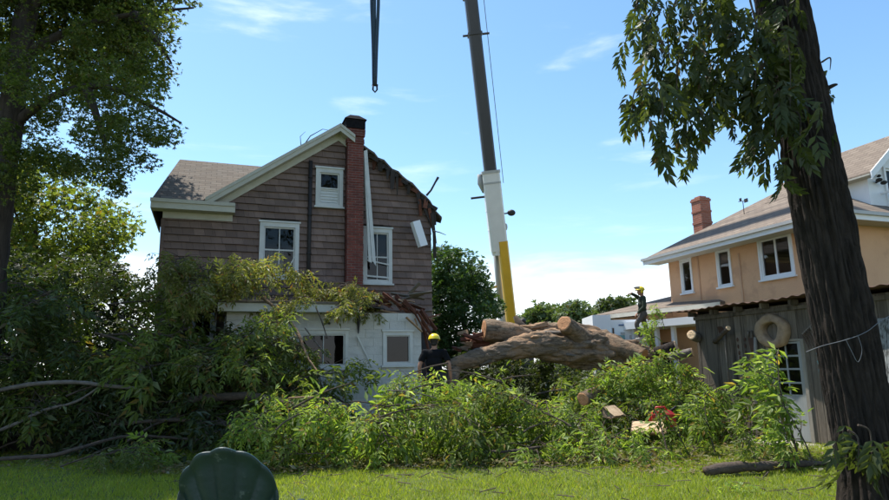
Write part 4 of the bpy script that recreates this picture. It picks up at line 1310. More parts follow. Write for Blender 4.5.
# rounded white nose plate with a dark slot, bolts
q = MB(); q.add([BP(6.45) - by_ * .487 - bx_ * .26, BP(6.45) - by_ * .487 + bx_ * .26, BP(6.0) - by_ * .487 + bx_ * .12, BP(6.0) - by_ * .487 - bx_ * .12], [(0, 1, 2, 3)]); q.build('logo_plate', 'off_black', crane)
q = MB(); q.add([BP(7.35) - by_ * .482 - bx_ * .14, BP(7.35) - by_ * .482 + bx_ * .2, BP(7.22) - by_ * .482 + bx_ * .2, BP(7.22) - by_ * .482 - bx_ * .14], [(0, 1, 2, 3)]); q.build('marking', 'crane_grey', crane)
q = MB(); q.tube([BP(8.6) - bx_ * .46 - by_ * .2, BP(9.1) - bx_ * .56 - by_ * .2, BP(9.6) - bx_ * .56 - by_ * .2], [.05, .16, .12], 10); q.build('hose_reel', 'crane_grey', crane, True)
q = MB(); q.tube([BP(8.4) - bx_ * .4 - by_ * .2, BP(8.4) - bx_ * 1.15 - by_ * .2], .06, 8); q.build('side_bar', 'off_black', crane)
q = MB(); q.tube([BP(7.4) + bx_ * .42 - by_ * .2, BP(7.4) + bx_ * .75 - by_ * .2], .04, 8); q.ellipsoid(BP(7.4) + bx_ * .88 - by_ * .2, (.22, .16, .17)); q.build('work_lamp', 'off_black', crane, True)
q = MB(); q.ellipsoid(BP(6.7) + bx_ * .50 - by_ * .2, (.10, .10, .2)); q.build('lamp_bracket', 'crane_grey', crane, True)
q = MB(); q.tube([BP(1.6) + bx_ * .5 - by_ * .2, BP(1.6) + bx_ * .8 - by_ * .2], .04, 8); q.ellipsoid(BP(1.6) + bx_ * .85 - by_ * .2, (.18, .14, .14)); q.build('work_lamp', 'off_black', crane, True)
q = MB(); q.beam(BP(3.6) - bx_ * .3 - by_ * .3, BP(3.5) - bx_ * .95 - by_ * .3, .1, .12); q.build('step_bracket', 'crane_yellow', crane)
q = MB(); q.tube([BP(54) + bx_ * .55 - by_ * .3, BP(30) + bx_ * .75 - by_ * .3, BP(9) + bx_ * .66 - by_ * .35], .018, 6); q.build('hoist_cable', 'cable', crane)
for k_, off_ in enumerate((.15, .26)):
    q = MB(); q.tube([BP(5.0) + bx_ * off_ - by_ * .50, BP(7) + bx_ * off_ - by_ * .505, BP(9.4) + bx_ * (off_ - .03) - by_ * .505], .022, 6); q.build('hydraulic_hose', 'black', crane, True)
for k_ in range(8):
    q = MB(); q.tube([BP(5.75 + k_ * .5) - bx_ * .38 - by_ * .47, BP(5.75 + k_ * .5) - bx_ * .38 - by_ * .50], .035, 8); q.build('bolt', 'crane_grey', crane)
q = MB(); q.tube([BP(16.67) - bx_ * .62, BP(16.67) + bx_ * .75], .06, 8); q.build('guide_bar', 'crane_dark', crane)
# carrier below (hidden by the log from the photo's side)
q = MB(); q.box(-.4, 7.2, 33.6, 36.2, .95, 1.45); q.build('carrier_deck', 'crane_dark', crane)
q = MB(); q.box(2.2, 4.6, 34.2, 36.0, 1.453, 2.3); q.build('turret', 'crane_dark', crane)
q = MB(); q.hexa([(5.6, 33.7, 1.453), (7.3, 33.7, 1.453), (7.3, 36.1, 1.453), (5.6, 36.1, 1.453), (5.7, 33.8, 2.35), (7.0, 33.8, 2.35), (7.0, 36.0, 2.35), (5.7, 36.0, 2.35)]); q.build('cab', 'crane_dark', crane)
for x in (.4, 1.7, 4.9, 6.3):
    for y in (33.55, 35.9):
        q = MB(); q.tube([(x, y, .52), (x, y + .35, .52)], .52, 20); wo2 = q.build('wheel', 'rubber', crane)
        q = MB(); q.tube([(x, y - .012, .52), (x, y + .02, .52)], .26, 16); q.build('rim', 'crane_white', wo2)

# slings on the hook line
sling = thing('lifting_slings', 'dark lifting slings with a shackle hanging above the house chimney', 'sling', at(375, 90, 20))
S0p = at(375, 88, 20)
for i, dx in enumerate((-.12, -.01, .105)):
    q = MB(); pts = []
    for k in range(14):
        f_ = k / 13
        x = S0p[0] + dx * (.35 + .65 * min(1, f_ * 1.9)) + .015 * math.sin(f_ * 6 + i * 2)
        pts.append((x, S0p[1] + .06 * math.sin(i * 2.1 + f_ * 2), S0p[2] + .10 + 5.4 * f_))
    q.tube(pts, [.05] + [.058] * 12 + [.05], 10); q.build('sling_strand', 'sling', sling, True)
q = MB(); q.tube([S0p + [-.06, 0, .12], S0p + [-.07, 0, -.06], S0p + [0, 0, -.15], S0p + [.07, 0, -.06], S0p + [.06, 0, .12]], .03, 8); q.tube([S0p + [-.1, 0, .10], S0p + [.1, 0, .10]], .035, 8); q.build('shackle', 'off_black', sling, True)
q = MB(); q.tube([S0p + [0, 0, 5.6], S0p + [0, 0, 20], TIP], .02, 6); q.build('hoist_rope', 'cable', sling)
q = MB(); q.box(S0p[0] - .25, S0p[0] + .25, 19.85, 20.15, S0p[2] + 5.5, S0p[2] + 6.3); q.build('hook_block', 'crane_yellow', sling)

# ================================================================== FALLEN TREE
fall = thing('fallen_tree', 'massive fallen tree trunk propped across the brush with sawn limb ends', 'tree trunk', (3.2, 19.2, .3))
def px_path(pts):
    P = np.array([at(u, v, Y) for u, v, r, Y in pts]); Rr = np.array([r * Y / 640. for u, v, r, Y in pts])
    return P, Rr
def smooth_path(P, Rr, k=6):
    n = len(P)
    out, ro = [], []
    for i in range(n - 1):
        p0 = P[max(i - 1, 0)]; p1 = P[i]; p2 = P[i + 1]; p3 = P[min(i + 2, n - 1)]
        for j in range(k):
            t = j / k
            out.append(.5 * ((2 * p1) + (-p0 + p2) * t + (2 * p0 - 5 * p1 + 4 * p2 - p3) * t * t + (-p0 + 3 * p1 - 3 * p2 + p3) * t ** 3))
            ro.append(Rr[i] * (1 - t) + Rr[i + 1] * t)
    out.append(P[-1]); ro.append(Rr[-1])
    return np.array(out), np.array(ro)
P, Rr = px_path([(450, 366, 6, 18.4), (470, 360, 7.5, 18.5), (492, 354, 8.5, 18.7), (522, 346.5, 10, 19.0), (551, 346, 14.5, 19.3), (588, 351, 16.5, 19.6), (615, 356, 16, 19.8), (640, 361, 14, 20.0), (656, 366, 13, 20.1)])
P, Rr = smooth_path(P, Rr, 22)
q = MB(); q.tube(P, Rr * 1.04, 120, True, .20, 6.5, 4, 1.0, (.36, 1, 1)); q.build('trunk', 'bark_log', fall, True)
P2, R2 = px_path([(476, 341, 7, 19.7), (500, 340, 9, 19.8), (530, 336, 10.5, 19.9), (560, 335, 12, 20.0), (596, 342, 13, 20.1), (632, 352.5, 10.5, 20.1), (650, 360, 9, 20.1)])
P2, R2 = smooth_path(P2, R2, 14)
q = MB(); q.tube(P2, R2, 80, True, .22, 6.0, 8, 1.0, (.4, 1, 1)); q.build('limb', 'bark_log', fall, True)
rs_ = random.Random(18)
for k in range(46):
    i_ = rs_.randrange(30, len(P) - 8); a = rs_.uniform(1.7, 5.6) if k % 2 else rs_.uniform(0, 6.28)
    ax = unit(P[i_ + 1] - P[i_]); sx = unit(np.cross(ax, [0, 0, 1])); up_ = np.cross(sx, ax)
    nn = sx * math.cos(a) + up_ * math.sin(a); tt = np.cross(ax, nn)
    c_ = P[i_] + nn * Rr[i_] * 1.07
    ln, wd = rs_.uniform(.12, .4), rs_.uniform(.04, .1)
    q = MB(); q.hexa([c_ - ax * ln - tt * wd * .3 - nn * .05, c_ + ax * ln - tt * wd - nn * .05, c_ + ax * ln * .8 + tt * wd - nn * .05, c_ - ax * ln + tt * wd - nn * .05, c_ - ax * ln * .7 - tt * wd * .2 + nn * .012, c_ + ax * ln * .9 - tt * wd * .8 + nn * .02, c_ + ax * ln * .6 + tt * wd * .8 + nn * .015, c_ - ax * ln * .8 + tt * wd * .9 + nn * .022]); q.build('bark_flake', rs_.choice(['bark_log', 'bark_log', 'bark_grey', 'torn_wood']), fall, True)
rs_ = random.Random(8)
for k in range(26):                                   # torn wood at the snapped ends
    if k < 14: u, v, Y, m_ = rs_.uniform(456, 484), rs_.uniform(333, 349), rs_.uniform(19.2, 19.8), rs_.choice(['redwood', 'torn_wood', 'bark_log'])
    else: u, v, Y, m_ = rs_.uniform(522, 556), rs_.uniform(325, 335), rs_.uniform(19.5, 19.9), rs_.choice(['torn_wood', 'torn_wood', 'bark_log'])
    p = at(u, v, Y); ln = rs_.uniform(.3, .75)
    d_ = unit((rs_.uniform(.6, 1), rs_.uniform(-.3, .3), rs_.uniform(-.45, .25)))
    q = MB(); q.beam(p - d_ * ln / 2, p + d_ * ln / 2, rs_.uniform(.02, .06), rs_.uniform(.05, .11), roll=rs_.uniform(0, 3), w1=rs_.uniform(.08, .18), h1=rs_.uniform(.08, .16)); q.build('splinter', m_, fall)
P3, R3 = px_path([(484, 330, 10, 19.2), (500, 331, 10.5, 19.3), (518, 335, 10, 19.5), (535, 340, 9, 19.6)])
P3, R3 = smooth_path(P3, R3, 5)
q = MB(); q.tube(P3, R3, 40, True, .14, 7, 2, 1.0, (.4, 1, 1)); q.build('limb', 'bark_log', fall, True)
def cutface(parent, P, Rr, m_='cut', s=-1):
    d = (P[0] - P[1]) if s < 0 else (P[-1] - P[-2])
    return cut_disc(parent, P[0] if s < 0 else P[-1], d, (Rr[0] if s < 0 else Rr[-1]), m_)
cutface(fall, P3, R3)
cutface(fall, P2, R2)
P4 = np.array([at(564, 323.5, 18.75), at(570, 328, 19.0), at(582, 340, 19.5)]); R4 = np.array([.225, .25, .36])
P4, R4 = smooth_path(P4, R4, 5)
q = MB(); q.tube(P4, R4, 40, True, .14, 7, 6); q.build('stub', 'bark_log', fall, True); cutface(fall, P4, R4)
P5 = np.array([at(644, 356, 18.9), at(628, 350, 19.2), at(606, 344, 19.6)]); R5 = np.array([.215, .24, .3])
P5, R5 = smooth_path(P5, R5, 5)
q = MB(); q.tube(P5, R5, 40, True, .14, 7, 16); q.build('stub', 'bark_log', fall, True); cutface(fall, P5, R5)
q = MB(); q.tube([at(515, 316, 19.7), at(520, 325, 19.7), at(530, 338, 19.6)], [.06, .14, .3], 14, True, .25, 4, 5); q.build('stub', 'bark_branch', fall, True)
q = MB(); q.tube([at(470, 338, 19.9), at(476, 344, 19.7), at(490, 346, 19.6)], [.10, .2, .2], 14, True, .3, 4, 15); q.build('stub', 'redwood', fall, True)
q = MB(); q.tube([at(488, 326, 19.9), at(496, 330, 19.8)], [.18, .2], 14, True, .3, 4, 25); q.build('splinter', 'redwood', fall, True)
q = MB(); q.tube([at(566, 344, 19.0), at(586, 346, 19.15), at(604, 350, 19.3), at(628, 356, 19.5)], [.03, .08, .1, .05], 12, True, .35, 5, 33); q.build('bark_ridge', 'bark_log', fall, True)
# crotch supports below: props and rubble
q = MB(); q.tube([at(640, 368, 20), at(648, 392, 19.6), at(655, 414, 19.3)], [.4, .42, .5], 18, True, .2, 2, 9); q.build('root_limb', 'bark_log', fall, True)
q = MB(); q.tube([at(455, 362, 18.5), at(452, 385, 18.2), at(448, 412, 17.8)], [.2, .16, .2], 14, True, .2, 2, 19); q.build('root_limb', 'bark_log', fall, True)

log_piece('sawn_log', at(676, 346, 17.0), at(656, 353, 17.3), .15, 'bark_dark', 'cut_pale', 'dark barked sawn log at the right end of the big trunk', seed=3)
log_piece('sawn_log', at(692, 352, 16.6), at(670, 357, 16.9), .11, 'bark_grey', 'cut_pale', 'thin sawn log lying below the dark log by the shed corner', seed=5)
log_piece('sawn_log', at(583, 399, 13.4), at(600, 391, 13.8), .14, 'bark_log', 'cut', 'short stubby log lying on the ground under the big trunk', seed=7)
def half_slab(name, c, yaw, tilt, L_, W_, T_, label):
    n = 10
    vs, fs = [], []
    rot = Matrix.Rotation(yaw, 3, 'Z') @ Matrix.Rotation(tilt, 3, 'X')
    for e in (-1, 1):
        for j in range(n + 1):
            t = math.pi * j / n
            vs.append(np.array(rot @ Vector((e * L_ / 2 + .03 * math.sin(j * 2.1), W_ / 2 * math.cos(t), -T_ * math.sin(t)))) + c)
    k = n + 1
    fs = [tuple(range(k)), tuple(range(2 * k - 1, k - 1, -1)), (0, k, 2 * k - 1, k - 1)] + [(j, j + 1, k + j + 1, k + j) for j in range(n)]
    t_ = thing(name, label, 'log slab', c - np.array([0, 0, T_]))
    q = MB(); q.add(vs, fs); q.build('half_round', 'bark_log', t_)
    rj = random.Random(int(L_ * 1000))
    out_ = []
    for k2 in range(22):
        t2 = 2 * math.pi * k2 / 22
        sq = max(abs(math.cos(t2)), abs(math.sin(t2))) ** .75
        out_.append((L_ / 2 * .97 * math.cos(t2) / sq * rj.uniform(.93, 1.02), W_ / 2 * .93 * math.sin(t2) / sq * rj.uniform(.94, 1.02)))
    q = MB(); vv = [np.array(rot @ Vector((x_, y_, .012 + rj.uniform(-.004, .004)))) + c for x_, y_ in out_] + [np.array(rot @ Vector((x_, y_, .001))) + c for x_, y_ in out_]
    q.add(vv, [tuple(range(22))] + [(j, 22 + j, 22 + (j + 1) % 22, (j + 1) % 22) for j in range(22)]); q.build('sawn_face', 'pale_wood', t_)
    return t_
half_slab('split_log', at(614, 411, 11.6), .9, .75, .5, .26, .12, 'pale split log tilted up in the brush')
half_slab('split_log', at(648, 427, 12.0), -.5, .55, .62, .34, .12, 'pale flat sawn slab lying on the lawn by the red can')
P = np.array([at(706, 474, 9.15), at(730, 473, 9.25), at(765, 472, 9.35), at(803, 467, 9.6), at(833, 470, 9.7)]); P[:, 2] = [.08, .09, .08, .07, .05]
Pp, Rp = smooth_path(P, np.array([.06, .085, .06, .045, .03]), 6)
q = MB(); q.tube(Pp, Rp, 16, True, .30, 7, 3); o = q.build('lawn_log', 'bark_branch', None, True); tag(o, 'thin grey log lying on the lawn in front of the shed', 'log')
# red fuel can
fc = thing('fuel_can', 'red plastic fuel can half hidden in the brush right of the pale slab', 'fuel can', at(662, 424, 12.3) * [1, 1, 0] + [0, 0, .22], .5)
c0 = at(662, 416, 12.3)
q = MB(); q.box(c0[0] - .22, c0[0] + .22, c0[1] - .1, c0[1] + .1, c0[2] - .20, c0[2] + .03); q.hexa([(c0[0] - .22, c0[1] - .1, c0[2] + .032), (c0[0] + .22, c0[1] - .1, c0[2] + .032), (c0[0] + .22, c0[1] + .1, c0[2] + .032), (c0[0] - .22, c0[1] + .1, c0[2] + .032), (c0[0] - .15, c0[1] - .06, c0[2] + .10), (c0[0] + .15, c0[1] - .06, c0[2] + .10), (c0[0] + .15, c0[1] + .06, c0[2] + .10), (c0[0] - .15, c0[1] + .06, c0[2] + .10)]); q.build('tank', 'red_plastic', fc)
q = MB(); q.tube([c0 + [-.12, 0, .10], c0 + [-.10, 0, .16], c0 + [.06, 0, .16], c0 + [.10, 0, .10]], .018, 8); q.build('handle', 'red_plastic', fc, True)
q = MB(); q.tube([c0 + [.16, 0, .08], c0 + [.28, 0, .17]], [.03, .018], 8); q.build('spout', 'black', fc, True)

# ================================================================== WHITE SERVICE TRUCK beyond the trunk
tk = thing('utility_trailer', 'white utility trailer with marked side panel parked beyond the big trunk', 'trailer', (5.6, 23.0, 0))
q = MB(); q.box(5.0, 5.62, 21.9, 23.6, .6, 3.22); q.build('box_body', 'van_white', tk)
q = MB(); q.box(5.623, 6.9, 22.0, 23.4, .6, 3.05); q.build('side_body', 'van_white', tk)
for i, (x, z_, w, h, m_) in enumerate([(5.68, 2.55, .045, .22, 'rust'), (5.9, 2.84, .2, .05, 'blue_print'), (6.22, 2.76, .12, .07, 'off_black'), (5.95, 2.55, .14, .08, 'crane_grey'), (6.25, 2.42, .2, .10, 'crane_grey'), (6.5, 2.68, .09, .12, 'blue_print'), (6.35, 2.35, .12, .07, 'off_black')]):
    q = MB(); q.box(x, x + w, 21.962, 21.997, z_, z_ + h); q.build('panel_marking', m_, tk)
q = MB(); q.box(5.5, 5.95, 21.5, 21.88, 1.9, 2.5); q.build('tool_bin', 'teal', tk)
for x in (5.4, 6.5):
    q = MB(); q.tube([(x, 21.8, .38), (x, 22.05, .38)], .38, 18); w_ = q.build('wheel', 'rubber', tk)
    q = MB(); q.tube([(x, 21.78, .38), (x, 21.81, .38)], .19, 14); q.build('rim', 'steel', w_)
q = MB(); q.box(5.0, 6.9, 22.1, 23.3, .35, .595); q.build('chassis', 'off_black', tk)

# ================================================================== PEOPLE
def fuse(o, voxel=.013, it=5, fac=.5):
    r = o.modifiers.new('fuse', 'REMESH'); r.mode = 'VOXEL'; r.voxel_size = voxel; r.use_smooth_shade = True
    s = o.modifiers.new('soften', 'SMOOTH'); s.factor = fac; s.iterations = it
def limb(mb, pts, rs, n=14):
    P, R_2 = smooth_path(np.array(pts, float), np.array(rs, float), 4)
    mb.tube(P, R_2, n, True)
def hand(mb, wrist, d, side, nrm, curl=.5, sc=1.0):
    """palm, four unequal fingers with knuckle bends, thumb off the side of the palm"""
    d = unit(d); nrm = unit(np.array(nrm) - d * (np.array(nrm) @ d)); s = np.cross(d, nrm) * side
    rot = np.stack([s, nrm, d], 1)
    mb.ellipsoid(wrist + d * .045 * sc, (.042 * sc, .019 * sc, .056 * sc), rot=rot)
    for k, (off, ln) in enumerate(((.030, .070), (.010, .080), (-.011, .074), (-.030, .058))):
        b = wrist + d * .085 * sc + s * off * sc
        d1 = unit(d + nrm * curl * .5); d2 = unit(d + nrm * curl * 1.4); d3 = unit(d * .6 + nrm * curl * 2.0)
        p1 = b + d1 * ln * .45 * sc; p2 = p1 + d2 * ln * .33 * sc; p3 = p2 + d3 * ln * .25 * sc
        mb.tube([b - d * .02, b, p1, p2, p3], np.array([.0095, .0095, .009, .0085, .007]) * sc, 8)
    b = wrist + d * .025 * sc + s * .036 * sc
    t1 = b + unit(d * .7 + s * .8 + nrm * .3) * .04 * sc; t2 = t1 + unit(d + s * .25 + nrm * .5) * .034 * sc
    mb.tube([b - s * .012, b, t1, t2], np.array([.012, .0115, .0105, .008]) * sc, 8)
def person(root, J, f, lat, head_f, skin_arm_from, M_shirt, M_tr, M_boot, long_sleeve, curls=(.5, .5), hair_m='hair'):
    """J in world coordinates, f facing, lat the person's right"""
    f, lat = unit(f), unit(lat); up = np.cross(lat, f)
    sp = unit(J['neck'] - J['pelvis'])
    rt = np.stack([lat, np.cross(sp, lat), sp], 1)
    body = MB()
    for t, rx, ry, rz_ in ((0, .155, .11, .13), (.28, .14, .10, .13), (.55, .155, .108, .14), (.8, .165, .10, .12)):
        body.ellipsoid(J['pelvis'] + (J['neck'] - J['pelvis']) * t, (rx, ry, rz_), rot=rt)
    limb(body, [J['neck'] - sp * .06, J['neck'] + sp * .03, J['head'] - up * .05], [.065, .056, .056])
    hl = unit(np.cross(head_f, up)); hu = np.cross(hl, unit(head_f)); hf = unit(head_f)
    rh = np.stack([hl, hf, hu], 1)
    H = J['head']
    body.ellipsoid(H + hu * .025, (.075, .095, .105), rot=rh)                 # skull
    body.ellipsoid(H - hu * .045 + hf * .025, (.058, .068, .075), rot=rh)     # jaw
    body.ellipsoid(H - hu * .100 + hf * .062, (.024, .022, .02), rot=rh)      # chin
    limb(body, [H + hu * .02 + hf * .088, H - hu * .012 + hf * .103, H - hu * .028 + hf * .114, H - hu * .038 + hf * .09], [.009, .011, .014, .012], 8)   # nose
    body.ellipsoid(H - hu * .063 + hf * .088, (.025, .012, .010), rot=rh)     # lips
    for s in (-1, 1):
        body.ellipsoid(H + hl * s * .078 - hf * .005, (.010, .020, .032), rot=rh)   # ears
        body.ellipsoid(H + hl * s * .030 + hu * .035 + hf * .082, (.026, .014, .009), rot=rh)   # brow
    for k, s in (('R', 1), ('L', -1)):
        limb(body, [J['sh' + k], (J['sh' + k] + J['el' + k]) / 2, J['el' + k], J['el' + k] * .6 + J['wr' + k] * .4, J['wr' + k]], [.056, .048, .040, .040, .027])
        d = unit(J['wr' + k] - J['el' + k])
        hd = J.get('hd' + k, d)
        hand(body, J['wr' + k] - d * .01, hd, s if J.get('flip' + k, 1) > 0 else -s, J.get('pn' + k, -lat * s), curls[0 if k == 'R' else 1])
        limb(body, [J['hip' + k], J['kn' + k], J['kn' + k] * .65 + J['an' + k] * .35, J['an' + k]], [.082, .056, .054, .038])
    o = body.build('body', 'skin', root); fuse(o, .010, 3)
    sh = MB()
    for t, rx, ry, rz_ in ((-.05, .178, .132, .12), (.22, .168, .126, .15), (.5, .178, .132, .16), (.76, .19, .122, .14)):
        sh.ellipsoid(J['pelvis'] + (J['neck'] - J['pelvis']) * t, (rx, ry, rz_), rot=rt)
    sh.ellipsoid(J['neck'] - sp * .055, (.125, .085, .055), rot=rt)
    for k in 'RL':
        sh.ellipsoid(J['sh' + k] * .72 + J['neck'] * .28 - sp * .045, (.095, .08, .085), rot=rt)
        sh.ellipsoid(J['sh' + k] * .97 + J['neck'] * .03 - sp * .012, (.072, .072, .072), rot=rt)
    for k in 'RL':
        e = J['el' + k]
        if long_sleeve:
            limb(sh, [J['sh' + k] * .9 + J['neck'] * .1 - sp * .03, (J['sh' + k] + e) / 2, e, (e + J['wr' + k]) / 2, J['wr' + k] * .93 + e * .07], [.074, .064, .055, .050, .040])
        else:
            limb(sh, [J['sh' + k] * .9 + J['neck'] * .1 - sp * .03, J['sh' + k] * .6 + e * .4, J['sh' + k] * .3 + e * .7], [.075, .07, .068])
    o = sh.build('shirt', M_shirt, root); fuse(o, .012, 7)
    tr = MB()
    tr.ellipsoid(J['pelvis'] + sp * .02, (.168, .124, .13), rot=rt)
    for k in 'RL':
        limb(tr, [J['pelvis'] * .5 + J['hip' + k] * .5 + sp * .02, J['hip' + k], (J['hip' + k] + J['kn' + k]) / 2, J['kn' + k], (J['kn' + k] + J['an' + k]) / 2, J['an' + k] + (J['kn' + k] - J['an' + k]) * .04], [.10, .098, .085, .072, .07, .065])
    tr.ellipsoid(J['hipR'] - f * .05, (.09, .085, .10), rot=rt); tr.ellipsoid(J['hipL'] - f * .05, (.09, .085, .10), rot=rt)
    o = tr.build('trousers', M_tr, root); fuse(o, .013, 4)
    for k in 'RL':
        bt = MB(); a = J['an' + k]; ft = unit(J.get('ft' + k, f))
        limb(bt, [a + (J['kn' + k] - a) * .18, a, a - up * .03], [.058, .052, .05])
        limb(bt, [a - up * .045 - ft * .05, a - up * .045 + ft * .08, a - up * .05 + ft * .17], [.045, .046, .036])
        o = bt.build('boot', M_boot, root); fuse(o, .010, 3)
    hr = MB(); hr.ellipsoid(H + hu * .03 - hf * .018, (.083, .092, .105), rot=rh); hr.ellipsoid(H - hu * .05 - hf * .055, (.06, .04, .05), rot=rh)
    o = hr.build('hair', hair_m, root, True)
    # hard hat: ribbed dome, brim, suspension rim
    n, m_ = 28, 9
    vs, fs = [], []
    for i in range(m_ + 1):
        a = math.pi / 2 * i / m_
        for j in range(n):
            t = 2 * math.pi * j / n
            rib = 1 + .02 * (abs(math.sin(t)) < .16) * math.sin(a * 2)
            rr = math.cos(a) * .120 + .002
            vs.append(H + hu * (.055 + .118 * math.sin(a) * rib) + hl * rr * math.cos(t) + hf * (rr * 1.18) * math.sin(t))
    for i in range(m_):
        for j in range(n):
            k = (j + 1) % n
            fs.append((i * n + j, i * n + k, (i + 1) * n + k, (i + 1) * n + j))
    b0 = len(vs)
    for j in range(n):
        t = 2 * math.pi * j / n
        ext_ = .014 + .035 * max(0, math.sin(t)) ** 2
        vs.append(H + hu * .046 + hl * (.114 + ext_) * math.cos(t) + hf * ((.114 + ext_) * 1.18) * math.sin(t))
    for j in range(n):
        k = (j + 1) % n
        fs.append((j, b0 + j, b0 + k, k))
    hm = MB(); hm.add(vs, fs); ho = hm.build('hard_hat', 'helmet', root, True)
    so_ = ho.modifiers.new('thick', 'SOLIDIFY'); so_.thickness = .006
    return dict(H=H, hl=hl, hf=hf, hu=hu, hat=ho)

# worker seen from behind
m1 = np.array([-.25, 13.3, float(ground_z(-.25, 13.3))])
w1 = thing('person', 'person in yellow hard hat and black T-shirt seen from behind', 'person', m1)
V3 = lambda x, y, z: m1 + np.array([x, y, z])
J = dict(pelvis=V3(0, 0, .98), neck=V3(0, .02, 1.52), head=V3(0, .05, 1.665), shR=V3(.205, .01, 1.46), shL=V3(-.205, .01, 1.46), elR=V3(.30, -.05, 1.18), elL=V3(-.30, -.04, 1.18), wrR=V3(.33, .03, .92), wrL=V3(-.31, .05, .93),
         hipR=V3(.10, 0, .93), hipL=V3(-.10, 0, .93), knR=V3(.12, .02, .51), knL=V3(-.12, .03, .51), anR=V3(.14, 0, .10), anL=V3(-.13, .02, .10))
r1 = person(w1, J, (0, 1, 0), (1, 0, 0), (0.05, 1, -.12), 0, 'shirt_black', 'trousers_dark', 'boot', False)

# worker standing on the trunk, seen from the side, hand up to his face
m2 = np.array([6.10, 20.0, 0]); m2[2] = 2.24
w2 = thing('person', 'person in dark green shirt and yellow helmet standing on the fallen trunk', 'person', m2)
V3 = lambda x, y, z: m2 + np.array([x, y, z])
J = dict(pelvis=V3(.03, 0, .86), neck=V3(.06, 0, 1.38), head=V3(.015, -.01, 1.535), shR=V3(.05, -.19, 1.33), shL=V3(.05, .19, 1.33),
         elR=V3(.02, -.24, 1.04), wrR=V3(-.17, -.16, .84), elL=V3(-.11, .14, 1.43), wrL=V3(-.27, .05, 1.50),
         hipR=V3(.02, -.09, .82), hipL=V3(.05, .09, .82), knR=V3(-.20, -.10, .52), knL=V3(.12, .10, .43), anR=V3(-.10, -.10, .10), anL=V3(.17, .12, .05),
         hdL=unit((-1, -.1, -.25)), pnL=np.array([0, -.2, -1.]), pnR=np.array([0, .5, -1.]))
J = {(k[:-1] + {'R': 'L', 'L': 'R'}[k[-1]] if k[-1] in 'RL' else k): v for k, v in J.items()}
r2 = person(w2, J, (-1, 0, 0), (0, 1, 0), (-1, -.12, -.02), 0, 'shirt_green', 'trousers', 'boot_pale', True, (.6, .7))
# ear muffs and raised mesh visor on his helmet
H, hl, hf, hu, hat = (r2[k] for k in ('H', 'hl', 'hf', 'hu', 'hat'))
for s in (-1, 1):
    q = MB(); q.ellipsoid(H + hl * s * .105 - hu * .005, (.028, .042, .055), rot=np.stack([hl, hf, hu], 1)); q.build('ear_muff', 'helmet', hat, True)
q = MB(); vs, fs = [], []
for i in range(9):
    t = -1.2 + 2.4 * i / 8
    for r_, z_ in ((.135, .085), (.185, .15)):
        vs.append(H + hf * r_ * 1.1 * math.cos(t) + hl * r_ * .9 * math.sin(t) + hu * z_)
for i in range(8): fs.append((2 * i, 2 * i + 2, 2 * i + 3, 2 * i + 1))
q.add(vs, fs); o = q.build('visor', 'visor', hat)
o.modifiers.new('thick', 'SOLIDIFY').thickness = .005

# ================================================================== GARDEN CHAIR (shell back, from behind)
cg = at(224.5, 480, 3.8)
cr_ = np.array([cg[0], 3.8, 0.])
chair = thing('shell_back_chair', 'dark green scallop-shell garden chair seen from behind on the lawn', 'garden chair', cr_ + [0, 0, float(ground_z(cr_[0], 3.8))])
def shell(nf, nr, piv, rad, dist, back=True):
    vs = []
    ph = math.asin(rad / dist) * .985
    for i in range(nf + 1):
        f_ = -ph + 2 * ph * i / nf
        Rm = dist * math.cos(f_) + math.sqrt(max(0, rad * rad - dist * dist * math.sin(f_) ** 2))
        fan = (f_ / ph) * 3.5
        sc = abs(math.cos(math.pi * fan))
        Rm *= 1 + .022 * (abs(math.sin(math.pi * (fan + .5))) - .5) * 1.0
        for j in range(nr + 1):
            r = .06 + (Rm - .06) * (j / nr)
            x = r * math.sin(f_) ; z = r * math.cos(f_)
            rib = .020 * abs(math.sin(math.pi * (fan + .5))) * min(1, j / nr * 1.6)
            vs.append((x, z, rib, j / nr))
    return vs
def grid_faces(nf, nr):
    k = nr + 1
    return [(i * k + j, (i + 1) * k + j, (i + 1) * k + j + 1, i * k + j + 1) for i in range(nf) for j in range(nr)]
vs = []
for x, z, rib, t in shell(84, 26, 0, .288, .41):
    y = 1.0 * x * x * .9 - .20 * z - rib - .02 * (1 - t) + (.03 * max(0, t - .9) / .1 * -1)
    vs.append(cr_ + np.array([x, y + .12, .385 + z]))
q = MB(); q.add(vs, grid_faces(84, 26)); o = q.build('back_shell', 'chair_green', chair, True)
sm = o.modifiers.new('thick', 'SOLIDIFY'); sm.thickness = .012; sm.offset = 0
vs = []
for i in range(25):
    for j in range(17):
        u, v = -1 + 2 * i / 24, j / 16
        w = .25 - .03 * (1 - v)
        x = u * w * math.sqrt(max(.02, 1 - .25 * max(0, v - .6) ** 2 * 6))
        vs.append(cr_ + np.array([x, .10 + .50 * v, .42 - .05 * math.sin(v * 2.6) + .05 * u * u + .006 * math.sin(u * 10) - .06 * max(0, v - .85)]))
q = MB(); q.add(vs, grid_faces(24, 16)); o = q.build('seat', 'chair_green', chair, True)
o.modifiers.new('thick', 'SOLIDIFY').thickness = .01
for s in (-1, 1):
    P = np.array([(s * .20, -.10, .02), (s * .27, -.02, .015), (s * .29, .30, .015), (s * .29, .58, .03), (s * .30, .64, .12), (s * .30, .62, .40), (s * .31, .56, .62), (s * .315, .40, .66), (s * .31, .15, .67), (s * .27, .05, .70)]) + cr_
    Pq, Rq = smooth_path(P, np.full(len(P), .017), 5)
    q = MB(); q.tube(Pq, Rq, 10); q.build('tube_frame', 'chair_green', chair, True)
    P = np.array([(s * .315, .12, .690), (s * .32, .30, .695), (s * .315, .55, .685)]) + cr_
    q = MB(); q.tube(smooth_path(P, np.full(3, .03), 4)[0], .03, 10, flat=.4); q.build('armrest', 'chair_green', chair, True)
